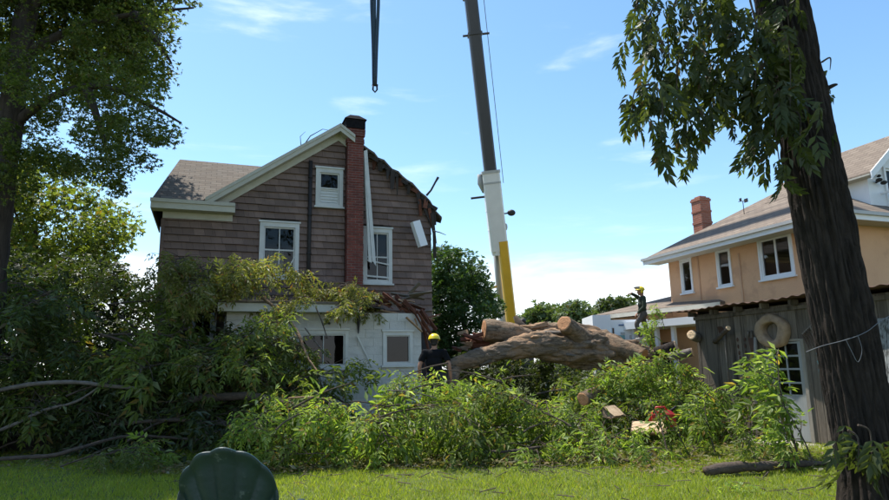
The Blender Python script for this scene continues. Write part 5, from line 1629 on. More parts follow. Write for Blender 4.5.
q = MB(); q.tube(smooth_path(np.array([(-.20, -.10, .02), (0, -.14, .02), (.20, -.10, .02)]) + cr_, np.full(3, .017), 6)[0], .017, 10); q.tube([cr_ + [-.29, .2, .36], cr_ + [.29, .2, .36]], .015, 8); q.tube([cr_ + [-.29, .5, .36], cr_ + [.29, .5, .36]], .015, 8); q.build('cross_tube', 'chair_green', chair, True)

# ================================================================== VEGETATION TOOLS
def leaf_tpl(pairs, Ln, ll, lw, droop, rng, a0=62):
    out = []
    def leaflet(base, d, l, w):
        d = unit(d)
        n = unit(np.cross(d, [0, 0, 1.]))
        mid = base + d * l * .45
        fold = np.array([0, 0, .30 * w])
        out.append([base, mid + n * w + fold, base + d * l + np.array([0, 0, -.18 * l]), mid - n * w + fold])
    for i in range(pairs):
        x = Ln * (.28 + .66 * i / max(1, pairs - 1))
        base = np.array([x, 0, -droop * x * x / Ln])
        sz = .72 + .34 * math.sin(math.pi * (i + .8) / (pairs + .6))
        for s in (-1, 1):
            a = R_(a0 - 20 * i / pairs) + rng.normal(0, .12)
            leaflet(base, (math.cos(a), s * math.sin(a), -.30 + rng.normal(0, .16)), ll * sz * rng.uniform(.9, 1.1), lw * sz)
    leaflet(np.array([Ln, 0, -droop * Ln]), (1, rng.normal(0, .1), -.45), ll * 1.05, lw)
    return np.array(out)
def frames(D, U):
    D = D / (np.linalg.norm(D, axis=1)[:, None] + 1e-9)
    Y = np.cross(U, D); Y /= np.linalg.norm(Y, axis=1)[:, None] + 1e-9
    Z = np.cross(D, Y)
    return np.stack([D, Y, Z], 2)
def instance(tpl, T, D, U, S):
    """tpl (K,4,3) leaflets at N places -> vertices, triangles"""
    Rm = frames(D, U) * S[:, None, None]
    k = tpl.reshape(-1, 3)
    V = np.einsum('nij,kj->nki', Rm, k) + T[:, None, :]
    V = V.reshape(-1, 3)
    nq = len(V) // 4
    b = np.arange(nq)[:, None] * 4
    F = np.concatenate([b + np.array([[0, 1, 2]]), b + np.array([[0, 2, 3]])], 1).reshape(-1, 3)
    return V, F
def merge(lst):
    Vs, Fs, o = [], [], 0
    for V, F in lst:
        Vs.append(V); Fs.append(F + o); o += len(V)
    return np.concatenate(Vs), np.concatenate(Fs)
def make_branch(seed, Ln=1.7, rise=.25, sag=.5, ntw=13, grav=.5, lsc=1.0, nleaf=6, tpls=None, spread=.42):
    rng = np.random.default_rng(seed)
    n = 9
    P = [np.zeros(3)]
    d = unit([1, rng.normal(0, .1), rise])
    for i in range(n):
        d = unit(d + np.array([0, rng.normal(0, .12), -sag / n + rng.normal(0, .06)]))
        P.append(P[-1] + d * Ln / n)
    P = np.array(P)
    st = MB()
    st.tube(P, np.linspace(.017, .005, len(P)) * Ln / 1.7, 7)
    T, D = [], []
    for k in range(ntw):
        t = .18 + .82 * (k + rng.uniform(0, .8)) / ntw
        x = min(t, .999) * n; i = int(x); base = P[i] * (1 - (x - i)) + P[i + 1] * (x - i)
        dd = unit(P[i + 1] - P[i])
        az = rng.uniform(0, 2 * math.pi)
        side = unit(np.cross(dd, [math.cos(az) * .3, math.sin(az) * .3, 1.]) * (1 if k % 2 else -1) + np.array([0, 0, rng.normal(.15, .5)]))
        l = Ln * spread * (1.1 - .55 * t) * rng.uniform(.7, 1.2)
        td = unit(dd * .75 + side)
        tp = [base]
        for j in range(4):
            td = unit(td + np.array([0, 0, -.10 * grav]) + rng.normal(0, .07, 3))
            tp.append(tp[-1] + td * l / 4)
        tp = np.array(tp)
        st.tube(tp, np.linspace(.008, .003, 5), 5)
        for j in range(nleaf):
            f_ = .3 + .75 * j / nleaf
            x2 = min(f_, .999) * 4; i2 = int(x2)
            T.append(tp[i2] * (1 - (x2 - i2)) + tp[i2 + 1] * (x2 - i2))
            D.append(td * .5 + rng.normal(0, .6, 3) + np.array([0, 0, -.45 * grav]))
        T.append(tp[-1]); D.append(td + np.array([0, 0, -.4 * grav]))
    T, D = np.array(T), np.array(D)
    U = np.array([0, 0, 1.]) + rng.normal(0, .35, D.shape)
    S = rng.uniform(.55, 1.2, len(T)) * lsc
    gi = rng.integers(0, len(tpls), len(T))
    fol = merge([instance(tpls[g], T[gi == g], D[gi == g], U[gi == g], S[gi == g]) for g in range(len(tpls)) if (gi == g).any()])
    return st, fol
rl_ = np.random.default_rng(1)
TPL = [leaf_tpl(3, .24, .155, .028, .7, rl_), leaf_tpl(4, .32, .155, .028, .8, rl_), leaf_tpl(2, .18, .15, .028, .6, rl_), leaf_tpl(4, .24, .11, .022, .9, rl_), leaf_tpl(1, .13, .17, .032, 1.0, rl_)]
PROTO = {}
def proto(kind, i, **k):
    """stem and foliage meshes for one kind of branch, shared by all copies"""
    key = (kind, i)
    st, (V, F) = make_branch(k.pop('seed'), tpls=TPL, **k)
    mS, mL = {'bright': ('bark_branch', 'leaf_bright'), 'mid': ('bark_branch', 'leaf_mid'), 'dull': ('bark_branch', 'leaf_dull'), 'dark': ('bark_branch', 'leaf_dark')}[kind]
    def me_of(nm, V, F, m_):
        me = bpy.data.meshes.new(nm)
        me.from_pydata(np.asarray(V).tolist(), [], np.asarray(F).tolist() if isinstance(F, np.ndarray) else F)
        me.materials.append(M[m_]); me.update()
        return me
    PROTO[key] = (me_of('stem', st.v, st.f, mS), me_of('foliage', V, F, mL))
for i in range(4): proto('bright', i, seed=100 + i, Ln=1.5, rise=.3, sag=.8, ntw=10 + i, nleaf=5, grav=[.4, .9, 1.3, .7][i], lsc=[1.0, .85, 1.1, .92][i])
for i in range(3): proto('mid', i, seed=200 + i, Ln=1.8, rise=.2, sag=.7, ntw=13, nleaf=5, grav=.9)
for i in range(3): proto('dull', i, seed=300 + i, Ln=1.3, rise=.1, sag=.8, ntw=13, grav=1.1, lsc=.72)
for i in range(2): proto('dark', i, seed=400 + i, Ln=1.7, rise=.2, sag=.6, ntw=14, grav=.6)
proto('bright', 9, seed=900, Ln=1.1, rise=.9, sag=.1, ntw=8, grav=.9, nleaf=5, lsc=.9, spread=.3)
proto('bright', 10, seed=901, Ln=1.1, rise=1.2, sag=.2, ntw=7, grav=1.0, nleaf=5, lsc=.9, spread=.26)
def put_branch(kind, i, pos, rz, pitch, sc, label, group, name='leafy_branch', roll=0.):
    t = thing(name, label, 'branch', pos, 0, group)
    t.rotation_euler = (roll, pitch, rz)
    t.scale = (sc, sc, sc)
    for nm, me in zip(('stem', 'foliage'), PROTO[(kind, i)]):
        o = bpy.data.objects.new(nm, me); COL.objects.link(o); o.parent = t
    return t

# ------------------------------------------------------------------ heaps of cut branches
rb_ = random.Random(77)
def heap(n, xr, yr, hf, kinds, label, group, sc=(.85, 1.2), zmin=.05, zfrac=(.1, .8), pitch=(-.35, .35), seed=1):
    r = random.Random(seed)
    for k in range(n):
        for _ in range(40):
            x = r.uniform(*xr); y = r.uniform(*yr); h = hf(x, y)
            if h > .12: break
        gz_ = float(ground_z(x, y))
        fr = zfrac[0] + (zfrac[1] - zfrac[0]) * ((k + .5) / n)
        s_ = r.uniform(*sc)
        rz = r.uniform(0, 2 * math.pi)
        kind = r.choice(kinds)
        nv = {'bright': 4, 'mid': 3, 'dull': 3, 'dark': 2}[kind]
        x0 = x - math.cos(rz) * .65 * s_; y0 = y - math.sin(rz) * .65 * s_
        put_branch(kind, r.randrange(nv), (x0, y0, gz_ + max(zmin, h * fr)), rz, r.uniform(*pitch), s_, label, group, roll=r.uniform(-.4, .4))
def h_mid(x, y):
    top = np.interp(x, [-3.6, -2.6, -1.6, -.6, .2, .9, 1.6, 2.4, 3.0], [.6, 1.25, 1.75, 1.75, 1.45, 1.4, 1.0, .65, .35])
    return float(top * max(0, 1 - ((y - 11.45) / 1.45) ** 2))
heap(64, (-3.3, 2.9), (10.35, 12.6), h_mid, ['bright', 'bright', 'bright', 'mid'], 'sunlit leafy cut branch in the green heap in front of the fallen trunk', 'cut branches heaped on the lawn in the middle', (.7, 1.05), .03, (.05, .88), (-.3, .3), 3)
def h_right(x, y):
    top = np.interp(x, [2.2, 3.0, 3.8, 4.6, 5.2, 5.7], [.8, 1.2, 1.55, 1.85, 1.75, .9])
    return float(top * max(0, 1 - ((y - 14.0) / 1.3) ** 2))
heap(42, (2.7, 5.5), (12.9, 15.0), h_right, ['bright', 'bright', 'mid'], 'sunlit leafy cut branch in the heap beside the plank shed', 'cut branches heaped beside the shed', (.65, 1.0), .3, (.25, .95), (-.35, .25), 5)
def h_left(x, y):
    top = np.interp(x, [-11, -9, -7.5, -6, -4.8, -3.8, -2.8], [3.6, 3.4, 3.2, 3.1, 2.7, 1.6, 1.0])
    return float(top * max(0, 1 - ((y - 14.0) / 1.9) ** 2))
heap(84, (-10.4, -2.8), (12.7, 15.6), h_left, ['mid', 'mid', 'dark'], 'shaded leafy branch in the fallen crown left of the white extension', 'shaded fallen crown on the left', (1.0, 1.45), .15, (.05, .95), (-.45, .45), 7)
def h_log(x, y): return .8
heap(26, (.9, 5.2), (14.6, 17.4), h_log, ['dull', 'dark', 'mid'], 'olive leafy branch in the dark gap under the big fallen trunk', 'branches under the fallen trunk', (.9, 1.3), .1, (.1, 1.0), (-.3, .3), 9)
# branches hanging over the extension roof
r = random.Random(31)
for k in range(28):
    b_ = r.uniform(-.9, 3.9)
    a_ = r.uniform(14.75, 16.9)
    z_ = 3.2 + r.uniform(0, .75) * (1.0 if b_ < 2.6 else .7) + (.35 if b_ < .6 else 0)
    p = G(b_, a_, z_)
    put_branch('dull', k % 3, p, TH + r.uniform(-2.8, -.3), r.uniform(-.25, .2), r.uniform(.8, 1.15), 'yellowish drooping leafy branch lying on the roof of the white extension', 'drooping branches on the extension roof')
for k, (u, v, Y) in enumerate([(205, 285, 15.2), (225, 262, 15.2), (185, 290, 14.6), (170, 300, 14.6), (215, 300, 14.2), (150, 285, 14.8), (240, 285, 15.0), (128, 280, 15.2)]):
    put_branch('dull' if k % 2 else 'dark', k % 2, at(u, v + 22, Y), r.uniform(0, 6.28), -.9, r.uniform(.8, 1.1), 'upright leafy branch of the fallen crown left of the extension roof', 'upright branches of the fallen crown')
for k in range(12):
    put_branch('mid' if k % 3 else 'dull', k % 3, at(r.uniform(212, 285), r.uniform(325, 375), r.uniform(13.4, 14.3)), r.uniform(0, 6.28), r.uniform(-.5, .1), r.uniform(.75, 1.05), 'leafy branch of the fallen crown hanging before the left end of the white extension', 'branches before the left end of the extension')
# small single branches
put_branch('mid', 0, at(60, 468, 10.4) * [1, 1, 0] + [0, 0, .12], .3, -.25, .8, 'small leafy branch on the lawn in front of the dark timber wall', None)
put_branch('bright', 2, at(105, 455, 10.9), .0, -.1, .8, 'small leafy branch leaning on the timber wall left of the green chair', None)
for k, (u, v, Y, i, sc, rz, pt, lab) in enumerate([
        (803, 478, 9.3, 9, 1.0, 2.6, -.55, 'upright leafy sprig nearest the shed door'),
        (757, 470, 9.2, 10, .62, 1.7, -.5, 'low leafy sprig rising from the lawn left of the shed door'),
        (690, 458, 10.8, 10, 1.1, 2.4, -.30, 'slanting leafy sprig before the red fuel can'),
        (742, 455, 10.6, 9, 1.25, .9, -.55, 'tall leafy sprig in front of the log ring'),
        (715, 452, 11.0, 9, 1.2, 2.0, -.45, 'leafy sprig rising beside the shed planks'),
        (797, 452, 9.7, 9, 1.75, 2.3, -.62, 'tallest leafy sprig standing in front of the shed door'),
        (812, 462, 9.4, 10, 1.25, 1.9, -.35, 'bushy sprig between the shed door and the tree trunk'),
        (775, 448, 10.2, 10, 1.6, 1.2, -.35, 'tall sprig in front of the pale leaning post')]):
    put_branch('bright', i, at(u, v, Y), rz, pt, sc * .85, lab, None, 'leafy_sprig')
put_branch('bright', 1, at(690, 455, 10.9), 1.2, -.05, .62, 'low leafy branch spread over the lawn right of the pale slab', None)
put_branch('bright', 3, at(640, 470, 9.9), 2.9, -.0, .55, 'small leafy branch at the front edge of the right heap', None)
put_branch('bright', 0, at(780, 500, 7.8), 2.6, -.1, .45, 'small leafy twig on the grass at the foot of the right tree', None)
put_branch('bright', 10, at(665, 330, 18.6), 1.9, -.4, .75, 'light green leafy sprig standing beside the worker on the trunk', None, 'leafy_sprig')
put_branch('bright', 9, at(655, 352, 18.2), 2.2, -.6, .9, 'leafy sprig growing up at the cut end of the fallen trunk', None, 'leafy_sprig')

# ------------------------------------------------------------------ bare limbs of the fallen crown
def bare_limb(pts, rads, label, m_='bark_grey', n=10, seed=0):
    P, Rr = smooth_path(np.array([at(*p) for p in pts]), np.array(rads) * .72, 6)
    q = MB(); q.tube(P, Rr, n, True, .2, 7, seed)
    o = q.build('bare_limb', m_, None, True); tag(o, label, 'limb')
bare_limb([(-30, 398, 12.3), (20, 386, 12.3), (70, 382, 12.35), (110, 386, 12.4), (150, 389, 12.5)], [.06, .06, .055, .05, .03], 'long grey limb arching across the dark brush at far left', seed=1)
bare_limb([(-25, 440, 12.1), (15, 424, 12.1), (45, 410, 12.2), (75, 402, 12.3), (98, 388, 12.35)], [.045, .045, .04, .035, .025], 'thin grey limb rising below the arching limb at far left', seed=2)
bare_limb([(95, 333, 13.2), (120, 340, 13.2), (145, 353, 13.2), (160, 365, 13.3)], [.035, .04, .045, .05], 'short dark curved limb in the fallen crown', 'bark_branch', seed=3)
bare_limb([(-20, 460, 11.4), (30, 457, 11.4), (55, 455, 11.4), (80, 448, 11.6), (130, 436, 12.2), (200, 440, 12.4)], [.05, .05, .05, .045, .04, .03], 'low dark limb lying along the timber wall', 'bark_branch', seed=4)
bare_limb([(262, 297, 14.3), (280, 312, 14.2), (296, 330, 14.0), (308, 358, 13.6), (318, 372, 13.4)], [.05, .055, .05, .04, .025], 'forked brown limb leaning on the white extension wall', 'bark_log', seed=5)
bare_limb([(275, 318, 14.2), (285, 335, 14.1), (300, 346, 14.0)], [.03, .025, .015], 'thin brown twig beside the forked limb on the extension', 'bark_log', seed=6)
bare_limb([(316, 308, 14.6), (322, 322, 14.5), (327, 338, 14.4)], [.022, .022, .02], 'thin dark stick hanging before the extension window', 'bark_branch', seed=7)
bare_limb([(305, 328, 14.5), (318, 345, 14.4), (330, 358, 14.3)], [.02, .02, .015], 'pale broken stick crossing the extension window', 'bark_grey', seed=17)
bare_limb([(190, 400, 12.9), (240, 396, 12.6), (280, 402, 12.2), (330, 418, 11.9)], [.10, .12, .11, .08], 'thick dark limb lying low in the shaded brush', 'bark_branch', n=14, seed=8)
bare_limb([(110, 425, 12.6), (180, 420, 12.5), (260, 428, 12.4)], [.05, .05, .04], 'dark limb lying on the capping of the timber wall', 'bark_branch', seed=9)
bare_limb([(275, 443, 11.6), (310, 440, 11.4), (345, 447, 11.2)], [.05, .06, .045], 'dead branch piece at the foot of the green heap', 'bark_grey', seed=10)
bare_limb([(460, 448, 10.5), (500, 452, 10.4), (540, 447, 10.5)], [.03, .035, .03], 'stick lying in the front of the green heap', 'bark_branch', seed=11)
bare_limb([(668, 455, 10.6), (662, 430, 10.8), (655, 412, 11.0), (650, 398, 11.2)], [.02, .02, .015, .01], 'thin dark stick curving up before the pale slab', 'bark_branch', seed=12)

rs_ = random.Random(91)
for k in range(9):
    x = rs_.uniform(-3.0, 2.8); y = rs_.uniform(10.5, 11.6)
    z_ = .1 + h_mid(x, y) * rs_.uniform(.5, 1.05)
    a = rs_.uniform(-.6, .6) + (math.pi if k % 2 else 0); ln = rs_.uniform(.5, 1.1)
    d_ = np.array([math.cos(a), math.sin(a) * .7, rs_.uniform(-.35, .5)])
    p = np.array([x, y, z_])
    P, Rr = smooth_path(np.array([p, p + d_ * ln * .5 + [0, 0, .04], p + d_ * ln]), np.array([.022, .017, .008]) * rs_.uniform(.5, 1.0), 5)
    q = MB(); q.tube(P, Rr, 8, True, .15, 8, k); o = q.build('snapped_stick', rs_.choice(['bark_grey', 'bark_branch', 'torn_wood']), None, True)
    tag(o, 'snapped bare stick poking out of the sunlit green heap', 'stick', 'sticks poking out of the green heap')

# ------------------------------------------------------------------ leaf clouds for trees
def leaf_cloud(cent, rad, per, size, seed, tpl=None, down=.3, flat=.75):
    rng = np.random.default_rng(seed)
    cent = np.asarray(cent); n = len(cent)
    rad = np.broadcast_to(np.asarray(rad, float), (n,))
    N_ = n * per
    d = rng.normal(0, 1, (N_, 3)); d /= np.linalg.norm(d, axis=1)[:, None]
    rr = rng.uniform(.15, 1, N_) ** .5
    T = np.repeat(cent, per, 0) + d * (np.repeat(rad, per) * rr)[:, None] * np.array([1, 1, flat])
    D = d * .6 + rng.normal(0, .7, (N_, 3)) + np.array([0, 0, -down])
    U = np.array([0, 0, 1.]) + rng.normal(0, .55, (N_, 3))
    S = rng.uniform(.6, 1.3, N_) * size
    if tpl is None:
        tpl = np.array([[[0, 0, 0], [.45, .30, .07], [1, 0, -.12], [.45, -.30, .07]]])
    return instance(tpl, T, D, U, S)
SPRIG = np.array([[[0, 0, 0], [.40, .17, .05], [.85, .02, -.1], [.45, -.15, .05]], [[.1, 0, 0], [.30, .34, .05], [.62, .52, -.05], [.5, .2, .05]], [[.1, 0, 0], [.5, -.2, .05], [.6, -.55, -.05], [.28, -.34, .05]]])
def inpoly(x, y, poly):
    c = False; j = len(poly) - 1
    for i in range(len(poly)):
        xi, yi = poly[i]; xj, yj = poly[j]
        if (yi > y) != (yj > y) and x < (xj - xi) * (y - yi) / (yj - yi) + xi: c = not c
        j = i
    return c
def sample_crown(poly, Y0, Y1, n, seed):
    """clump centres inside a crown whose outline was measured at mid depth"""
    r = random.Random(seed); out = []
    us = [p[0] for p in poly]; vs = [p[1] for p in poly]
    Ym = (Y0 + Y1) / 2
    while len(out) < n:
        u, v = r.uniform(min(us), max(us)), r.uniform(min(vs), max(vs))
        if inpoly(u, v, poly):
            out.append(at(u, v, Y0 + (Y1 - Y0) * r.random()))
    return np.array(out)

# left shade tree
lt = thing('shade_tree', 'tall dark leafy tree standing at the left edge', 'tree', (-9.35, 13.2, .1))
P, Rr = smooth_path(np.array([(-9.5, 13.2, -.1), (-9.45, 13.2, 3), (-9.35, 13.1, 6), (-9.2, 13.0, 9.5), (-9.0, 13.1, 13)]), np.array([.34, .26, .23, .22, .14]), 8)
q = MB(); q.tube(P, Rr, 22, True, .14, 4, 2); q.build('trunk', 'bark_tree', lt, True)
for k, pts in enumerate([[(-9.35, 13.1, 6.8), (-8.4, 12.9, 7.4), (-7.3, 12.8, 7.6), (-6.3, 12.9, 7.2), (-5.6, 13, 6.8)], [(-9.3, 13.0, 8.4), (-8.2, 13.2, 9.2), (-7.0, 13.2, 9.5), (-5.6, 13.3, 9.7)], [(-9.4, 13.1, 7.5), (-10.4, 13.5, 8.6), (-11.5, 13.6, 9.5)], [(-9.2, 13, 9.3), (-8.2, 12.6, 10.5), (-6.8, 12.4, 11.5)], [(-7.6, 12.85, 7.55), (-7.2, 12.7, 6.7), (-6.9, 12.6, 5.9)], [(-6.9, 13.2, 9.5), (-6.3, 13.1, 8.8), (-5.9, 13.0, 8.2)], [(-9.2, 13.1, 10.5), (-8.6, 14.4, 11.6), (-7.6, 15.3, 12.5)]]):
    P, Rr = smooth_path(np.array(pts, float), np.linspace(.11, .02, len(pts)), 5)
    q = MB(); q.tube(P, Rr, 9, True, .1, 5, k); q.build('limb', 'bark_tree', lt, True)
polyL = [(-70, -160), (90, -160), (150, -60), (205, -8), (180, 10), (160, 22), (158, 40), (168, 62), (160, 80), (172, 100), (152, 112), (180, 134), (160, 150), (150, 162), (128, 172), (118, 192), (92, 176), (70, 190), (45, 172), (20, 200), (-70, 210)]
cl = sample_crown(polyL, 11.2, 15.8, 430, 4)
rt_ = np.random.default_rng(3)
V, F = merge([leaf_cloud(cl, rt_.uniform(.2, .5, len(cl)), 125, .10, 6, SPRIG)])
link_mesh('crown', V, F, 'leaf_left', lt)
ct = rt_.normal(0, 1, (330, 3)); ct /= np.linalg.norm(ct, axis=1)[:, None]
ct = np.array([-10.6, 15.2, 11.6]) + ct * np.array([3.8, 3.6, 3.2]) * rt_.uniform(.3, 1, (330, 1)) ** .4  # upper crown out of view, shaped to shade the brush at the left
ct = ct[(ct[:, 0] < -7.4) & (ct[:, 2] > 9.6 + .35 * np.clip(ct[:, 0] + 6, 0, 5))]
V, F = leaf_cloud(ct, .75, 70, .2, 8, SPRIG)
link_mesh('crown', V, F, 'leaf_left', lt)

def simple_tree(name, label, poly, Y0, Y1, n, per, size, m_, rad, trunk, seed, group=None, tr=.2, limbs=5):
    cl = sample_crown(poly, Y0, Y1, n, seed)
    base = np.array([trunk[0], trunk[1], 0.])
    t = thing(name, label, 'tree', base, 0, group)
    top = cl[:, 2].max() * .9
    q = MB(); P, Rr = smooth_path(np.array([base + [0, 0, -.1], base + [.1, .1, top * .4], base + [-.05, 0, top * .8]]), np.array([tr, tr * .8, tr * .3]), 5)
    q.tube(P, Rr, 12, True, .1, 3, seed); q.build('trunk', 'bark_tree', t, True)
    r = random.Random(seed)
    for k in range(limbs):
        c = cl[r.randrange(n)]
        z0 = min(top * r.uniform(.35, .7), c[2])
        s0 = base + np.array([0, 0, z0])
        q = MB(); P, Rr = smooth_path(np.array([s0, s0 * .5 + c * .5 + [0, 0, .15], c]), np.array([tr * .4, tr * .25, tr * .1]), 4); q.tube(P, Rr, 7); q.build('limb', 'bark_tree', t, True)
    rg_ = np.random.default_rng(seed)
    V, F = leaf_cloud(cl, rg_.uniform(rad * .6, rad * 1.2, n), per, size, seed, SPRIG)
    link_mesh('crown', V, F, m_, t)
    return t
simple_tree('background_tree', 'bright yellow-green tree behind the dark tree at far left', [(-60, 140), (20, 160), (60, 172), (105, 192), (122, 215), (130, 238), (112, 255), (118, 285), (60, 300), (-60, 310)], 22, 27, 150, 80, .26, 'leaf_yellow', .85, (-16.0, 24.5), 12)
simple_tree('background_tree', 'green tree filling the gap left of the brown house', [(-60, 262), (60, 256), (100, 268), (128, 282), (145, 290), (165, 320), (165, 372), (-60, 378)], 17.5, 20.5, 130, 80, .2, 'leaf_dark', .6, (-9.8, 19), 13)
simple_tree('rounded_tree', 'dense dark green rounded tree behind the right corner of the brown house', [(430, 262), (440, 252), (455, 250), (470, 258), (484, 272), (492, 290), (498, 312), (500, 345), (470, 362), (425, 362)], 24.5, 28, 150, 90, .2, 'leaf_bush', .55, (.7, 26.3), 14, tr=.16)
simple_tree('wild_shrub', 'dark olive shrub seen under the middle of the fallen trunk', [(448, 366), (480, 356), (520, 352), (545, 356), (548, 412), (448, 415)], 20.6, 23.0, 80, 70, .15, 'leaf_dark', .4, (1.6, 21.6), 24, tr=.05, limbs=3)
simple_tree('wild_shrub', 'dark shrub seen under the right end of the fallen trunk', [(540, 358), (590, 366), (640, 376), (660, 380), (660, 415), (540, 415)], 20.8, 23.0, 80, 70, .15, 'leaf_dark', .4, (4.2, 21.8), 25, tr=.05, limbs=3)
simple_tree('distant_tree', 'distant hazy tree just right of the yellow crane base', [(524, 318), (532, 309), (546, 307), (560, 310), (560, 330), (524, 332)], 72, 78, 34, 70, .7, 'leaf_far', 1.2, (13.0, 75), 15, tr=.3)
simple_tree('distant_tree', 'distant hazy tree behind the sawn limb stub', [(558, 316), (572, 307), (588, 311), (598, 318), (600, 335), (558, 335)], 68, 74, 34, 70, .7, 'leaf_far', 1.2, (15.5, 71), 16, tr=.3)
simple_tree('distant_tree', 'low distant tree line left of the worker on the trunk', [(595, 311), (608, 303), (622, 301), (634, 305), (640, 318), (595, 318)], 78, 86, 34, 70, .7, 'leaf_far', 1.2, (21.8, 82), 17, tr=.3)

# ------------------------------------------------------------------ big tree on the right
bt_ = thing('rough_barked_tree', 'large rough-barked tree trunk in the right foreground with drooping dark leaves', 'tree', (3.42, 5.6, 0))
nz_, na = 330, 220
zz = np.concatenate([np.linspace(-.15, 5.4, nz_ - 30), np.linspace(5.45, 9.0, 30)])
ang = np.linspace(0, 2 * math.pi, na, endpoint=False)
ZZ, AA = np.meshgrid(zz, ang, indexing='ij')
rad = np.interp(zz, [-.15, .0, .25, .6, 1.2, 3, 5, 9], [.40, .345, .27, .245, .236, .232, .222, .16])[:, None] * np.ones_like(AA)
cs, sn_ = np.cos(AA), np.sin(AA)
warp = vnoise(np.stack([cs * 2.6, sn_ * 2.6, ZZ * 1.6], -1), 5) * 1.5 + vnoise(np.stack([cs * 5, sn_ * 5, ZZ * 4.5], -1), 6) * .8
ridge = 1 - np.abs(np.sin(AA * 11 + warp * 1.5))
ridge2 = 1 - np.abs(np.sin(AA * 11 - warp * 1.3 + .8 + ZZ * .7))
furrow = np.maximum(ridge, ridge2) ** 1.3
plate = fbm(np.stack([cs * 6, sn_ * 6, ZZ * 6], -1), 12, 3)
rad = rad * (1 - .13 * furrow + .035 * plate + .04 * vnoise(np.stack([cs, sn_, ZZ * .8], -1), 2) + .05)
flare = np.clip((.5 - ZZ) / .5, 0, 1) * .12 * np.abs(np.sin(AA * 2.5 + .4))
rad = rad + flare
cxz = np.interp(zz, [-.2, .4, 2.48, 4.9, 9], [3.56, 3.54, 3.415, 3.265, 3.0])
V = np.stack([cxz[:, None] + rad * np.cos(AA), 5.6 + rad * np.sin(AA), ZZ], -1).reshape(-1, 3)
ii = np.arange(nz_ * na).reshape(nz_, na)
F = np.stack([ii[:-1], np.roll(ii[:-1], -1, 1), np.roll(ii[1:], -1, 1), ii[1:]], -1).reshape(-1, 4)
link_mesh('trunk', V, F, 'bark_dark', bt_, True)
for k, (pts, r0) in enumerate([([(3.25, 5.6, 4.6), (3.0, 5.5, 5.0), (2.5, 5.35, 5.15), (2.1, 5.3, 5.0), (1.75, 5.3, 4.7)], .05), ([(3.25, 5.6, 5.2), (2.9, 5.4, 5.9), (2.3, 5.3, 6.3), (1.7, 5.3, 6.3)], .07), ([(3.4, 5.6, 3.9), (3.60, 5.55, 4.0), (3.66, 5.55, 4.02)], .03), ([(3.4, 5.6, 6.2), (4.3, 5.9, 7.2), (5.2, 6.2, 8)], .08), ([(3.4, 5.6, 7), (2.8, 6.4, 8.4), (2.2, 7.0, 9.3)], .08), ([(3.42, 5.6, 8.6), (3.5, 5.4, 10), (3.7, 5.2, 11)], .1)]):
    P, Rr = smooth_path(np.array(pts, float), np.linspace(r0, r0 * .25, len(pts)), 5)
    q = MB(); q.tube(P, Rr, 9, True, .1, 6, k); q.build('limb', 'bark_dark', bt_, True)
rng = np.random.default_rng(17)
TPR = [leaf_tpl(4, .22, .125, .024, .3, rng, 48), leaf_tpl(3, .18, .12, .023, .3, rng, 45), leaf_tpl(5, .26, .12, .023, .3, rng, 46)]
T, D = [], []
tws = MB()
def hang(u0, v0, u1, v1, Y, n, wpx):
    """a drooping spray from a limb: twig plus hanging compound leaves"""
    p0, p1 = at(u0, v0, Y), at(u1, v1, Y + rng.uniform(-.2, .2))
    m_ = (p0 + p1) / 2 + np.array([(-1 if u1 < u0 else 1) * .05, 0, .08])
    P, Rr = smooth_path(np.array([p0, m_, p1]), np.array([.010, .007, .003]), 6)
    tws.tube(P, Rr, 5)
    n = int(n * 1.15)
    for k in range(n):
        f_ = (k + rng.random()) / n
        x = min(f_, .999) * (len(P) - 1); i = int(x)
        b = P[i] * (1 - x + i) + P[i + 1] * (x - i)
        b = b + rng.normal(0, 1, 3) * np.array([wpx * .27 / 114, .12, .04])
        T.append(b); D.append(np.array([rng.normal(0, .45), rng.normal(0, .45), -1.25 + rng.normal(0, .3)]))
for a_ in [(655, 82, 640, 132, 5.2, 15, 22), (655, 84, 660, 140, 5.25, 13, 16), (652, 84, 632, 112, 5.15, 10, 16), (650, 30, 624, 48, 5.2, 8, 12), (660, 0, 650, 55, 5.3, 16, 24), (648, -20, 640, 20, 5.3, 10, 18), (680, -10, 670, 75, 5.3, 24, 30), (690, 40, 678, 110, 5.3, 20, 24), (700, 60, 690, 160, 5.3, 26, 22), (705, 50, 712, 120, 5.4, 22, 24), (715, 0, 715, 90, 5.4, 26, 34), (730, 20, 735, 110, 5.4, 26, 30), (735, 70, 748, 155, 5.4, 20, 18), (750, 0, 755, 90, 5.3, 26, 34), (765, 30, 770, 130, 5.3, 24, 24), (780, 20, 790, 110, 5.25, 22, 22), (783, 90, 782, 180, 5.25, 18, 14), (790, 110, 800, 140, 5.2, 10, 22), (770, -30, 790, 40, 5.2, 20, 30), (740, -40, 720, 10, 5.4, 20, 40), (690, -40, 700, 20, 5.3, 20, 40), (822, 120, 826, 150, 5.55, 6, 8), (822, 62, 830, 70, 5.5, 3, 4), (848, 430, 858, 470, 5.25, 11, 24), (858, 425, 872, 460, 5.25, 8, 20)]:
    hang(*a_)
cu = rng.normal(0, 1, (1500, 3)); cu /= np.linalg.norm(cu, axis=1)[:, None]
cu = np.array([3.3, 5.8, 9.2]) + cu * np.array([3.0, 2.6, 2.4]) * rng.uniform(.3, 1, (1500, 1)) ** .5
cu = cu[cu[:, 2] > 7.4]
T += list(cu); D += list(rng.normal(0, .5, cu.shape) + np.array([0, 0, -.6]))
T, D = np.array(T), np.array(D)
gi = rng.integers(0, 3, len(T))
U = np.array([0, -.6, .6]) + rng.normal(0, .6, D.shape)
S = rng.uniform(.55, 1.05, len(T))
V, F = merge([instance(TPR[g], T[gi == g], D[gi == g], U[gi == g], S[gi == g]) for g in range(3)])
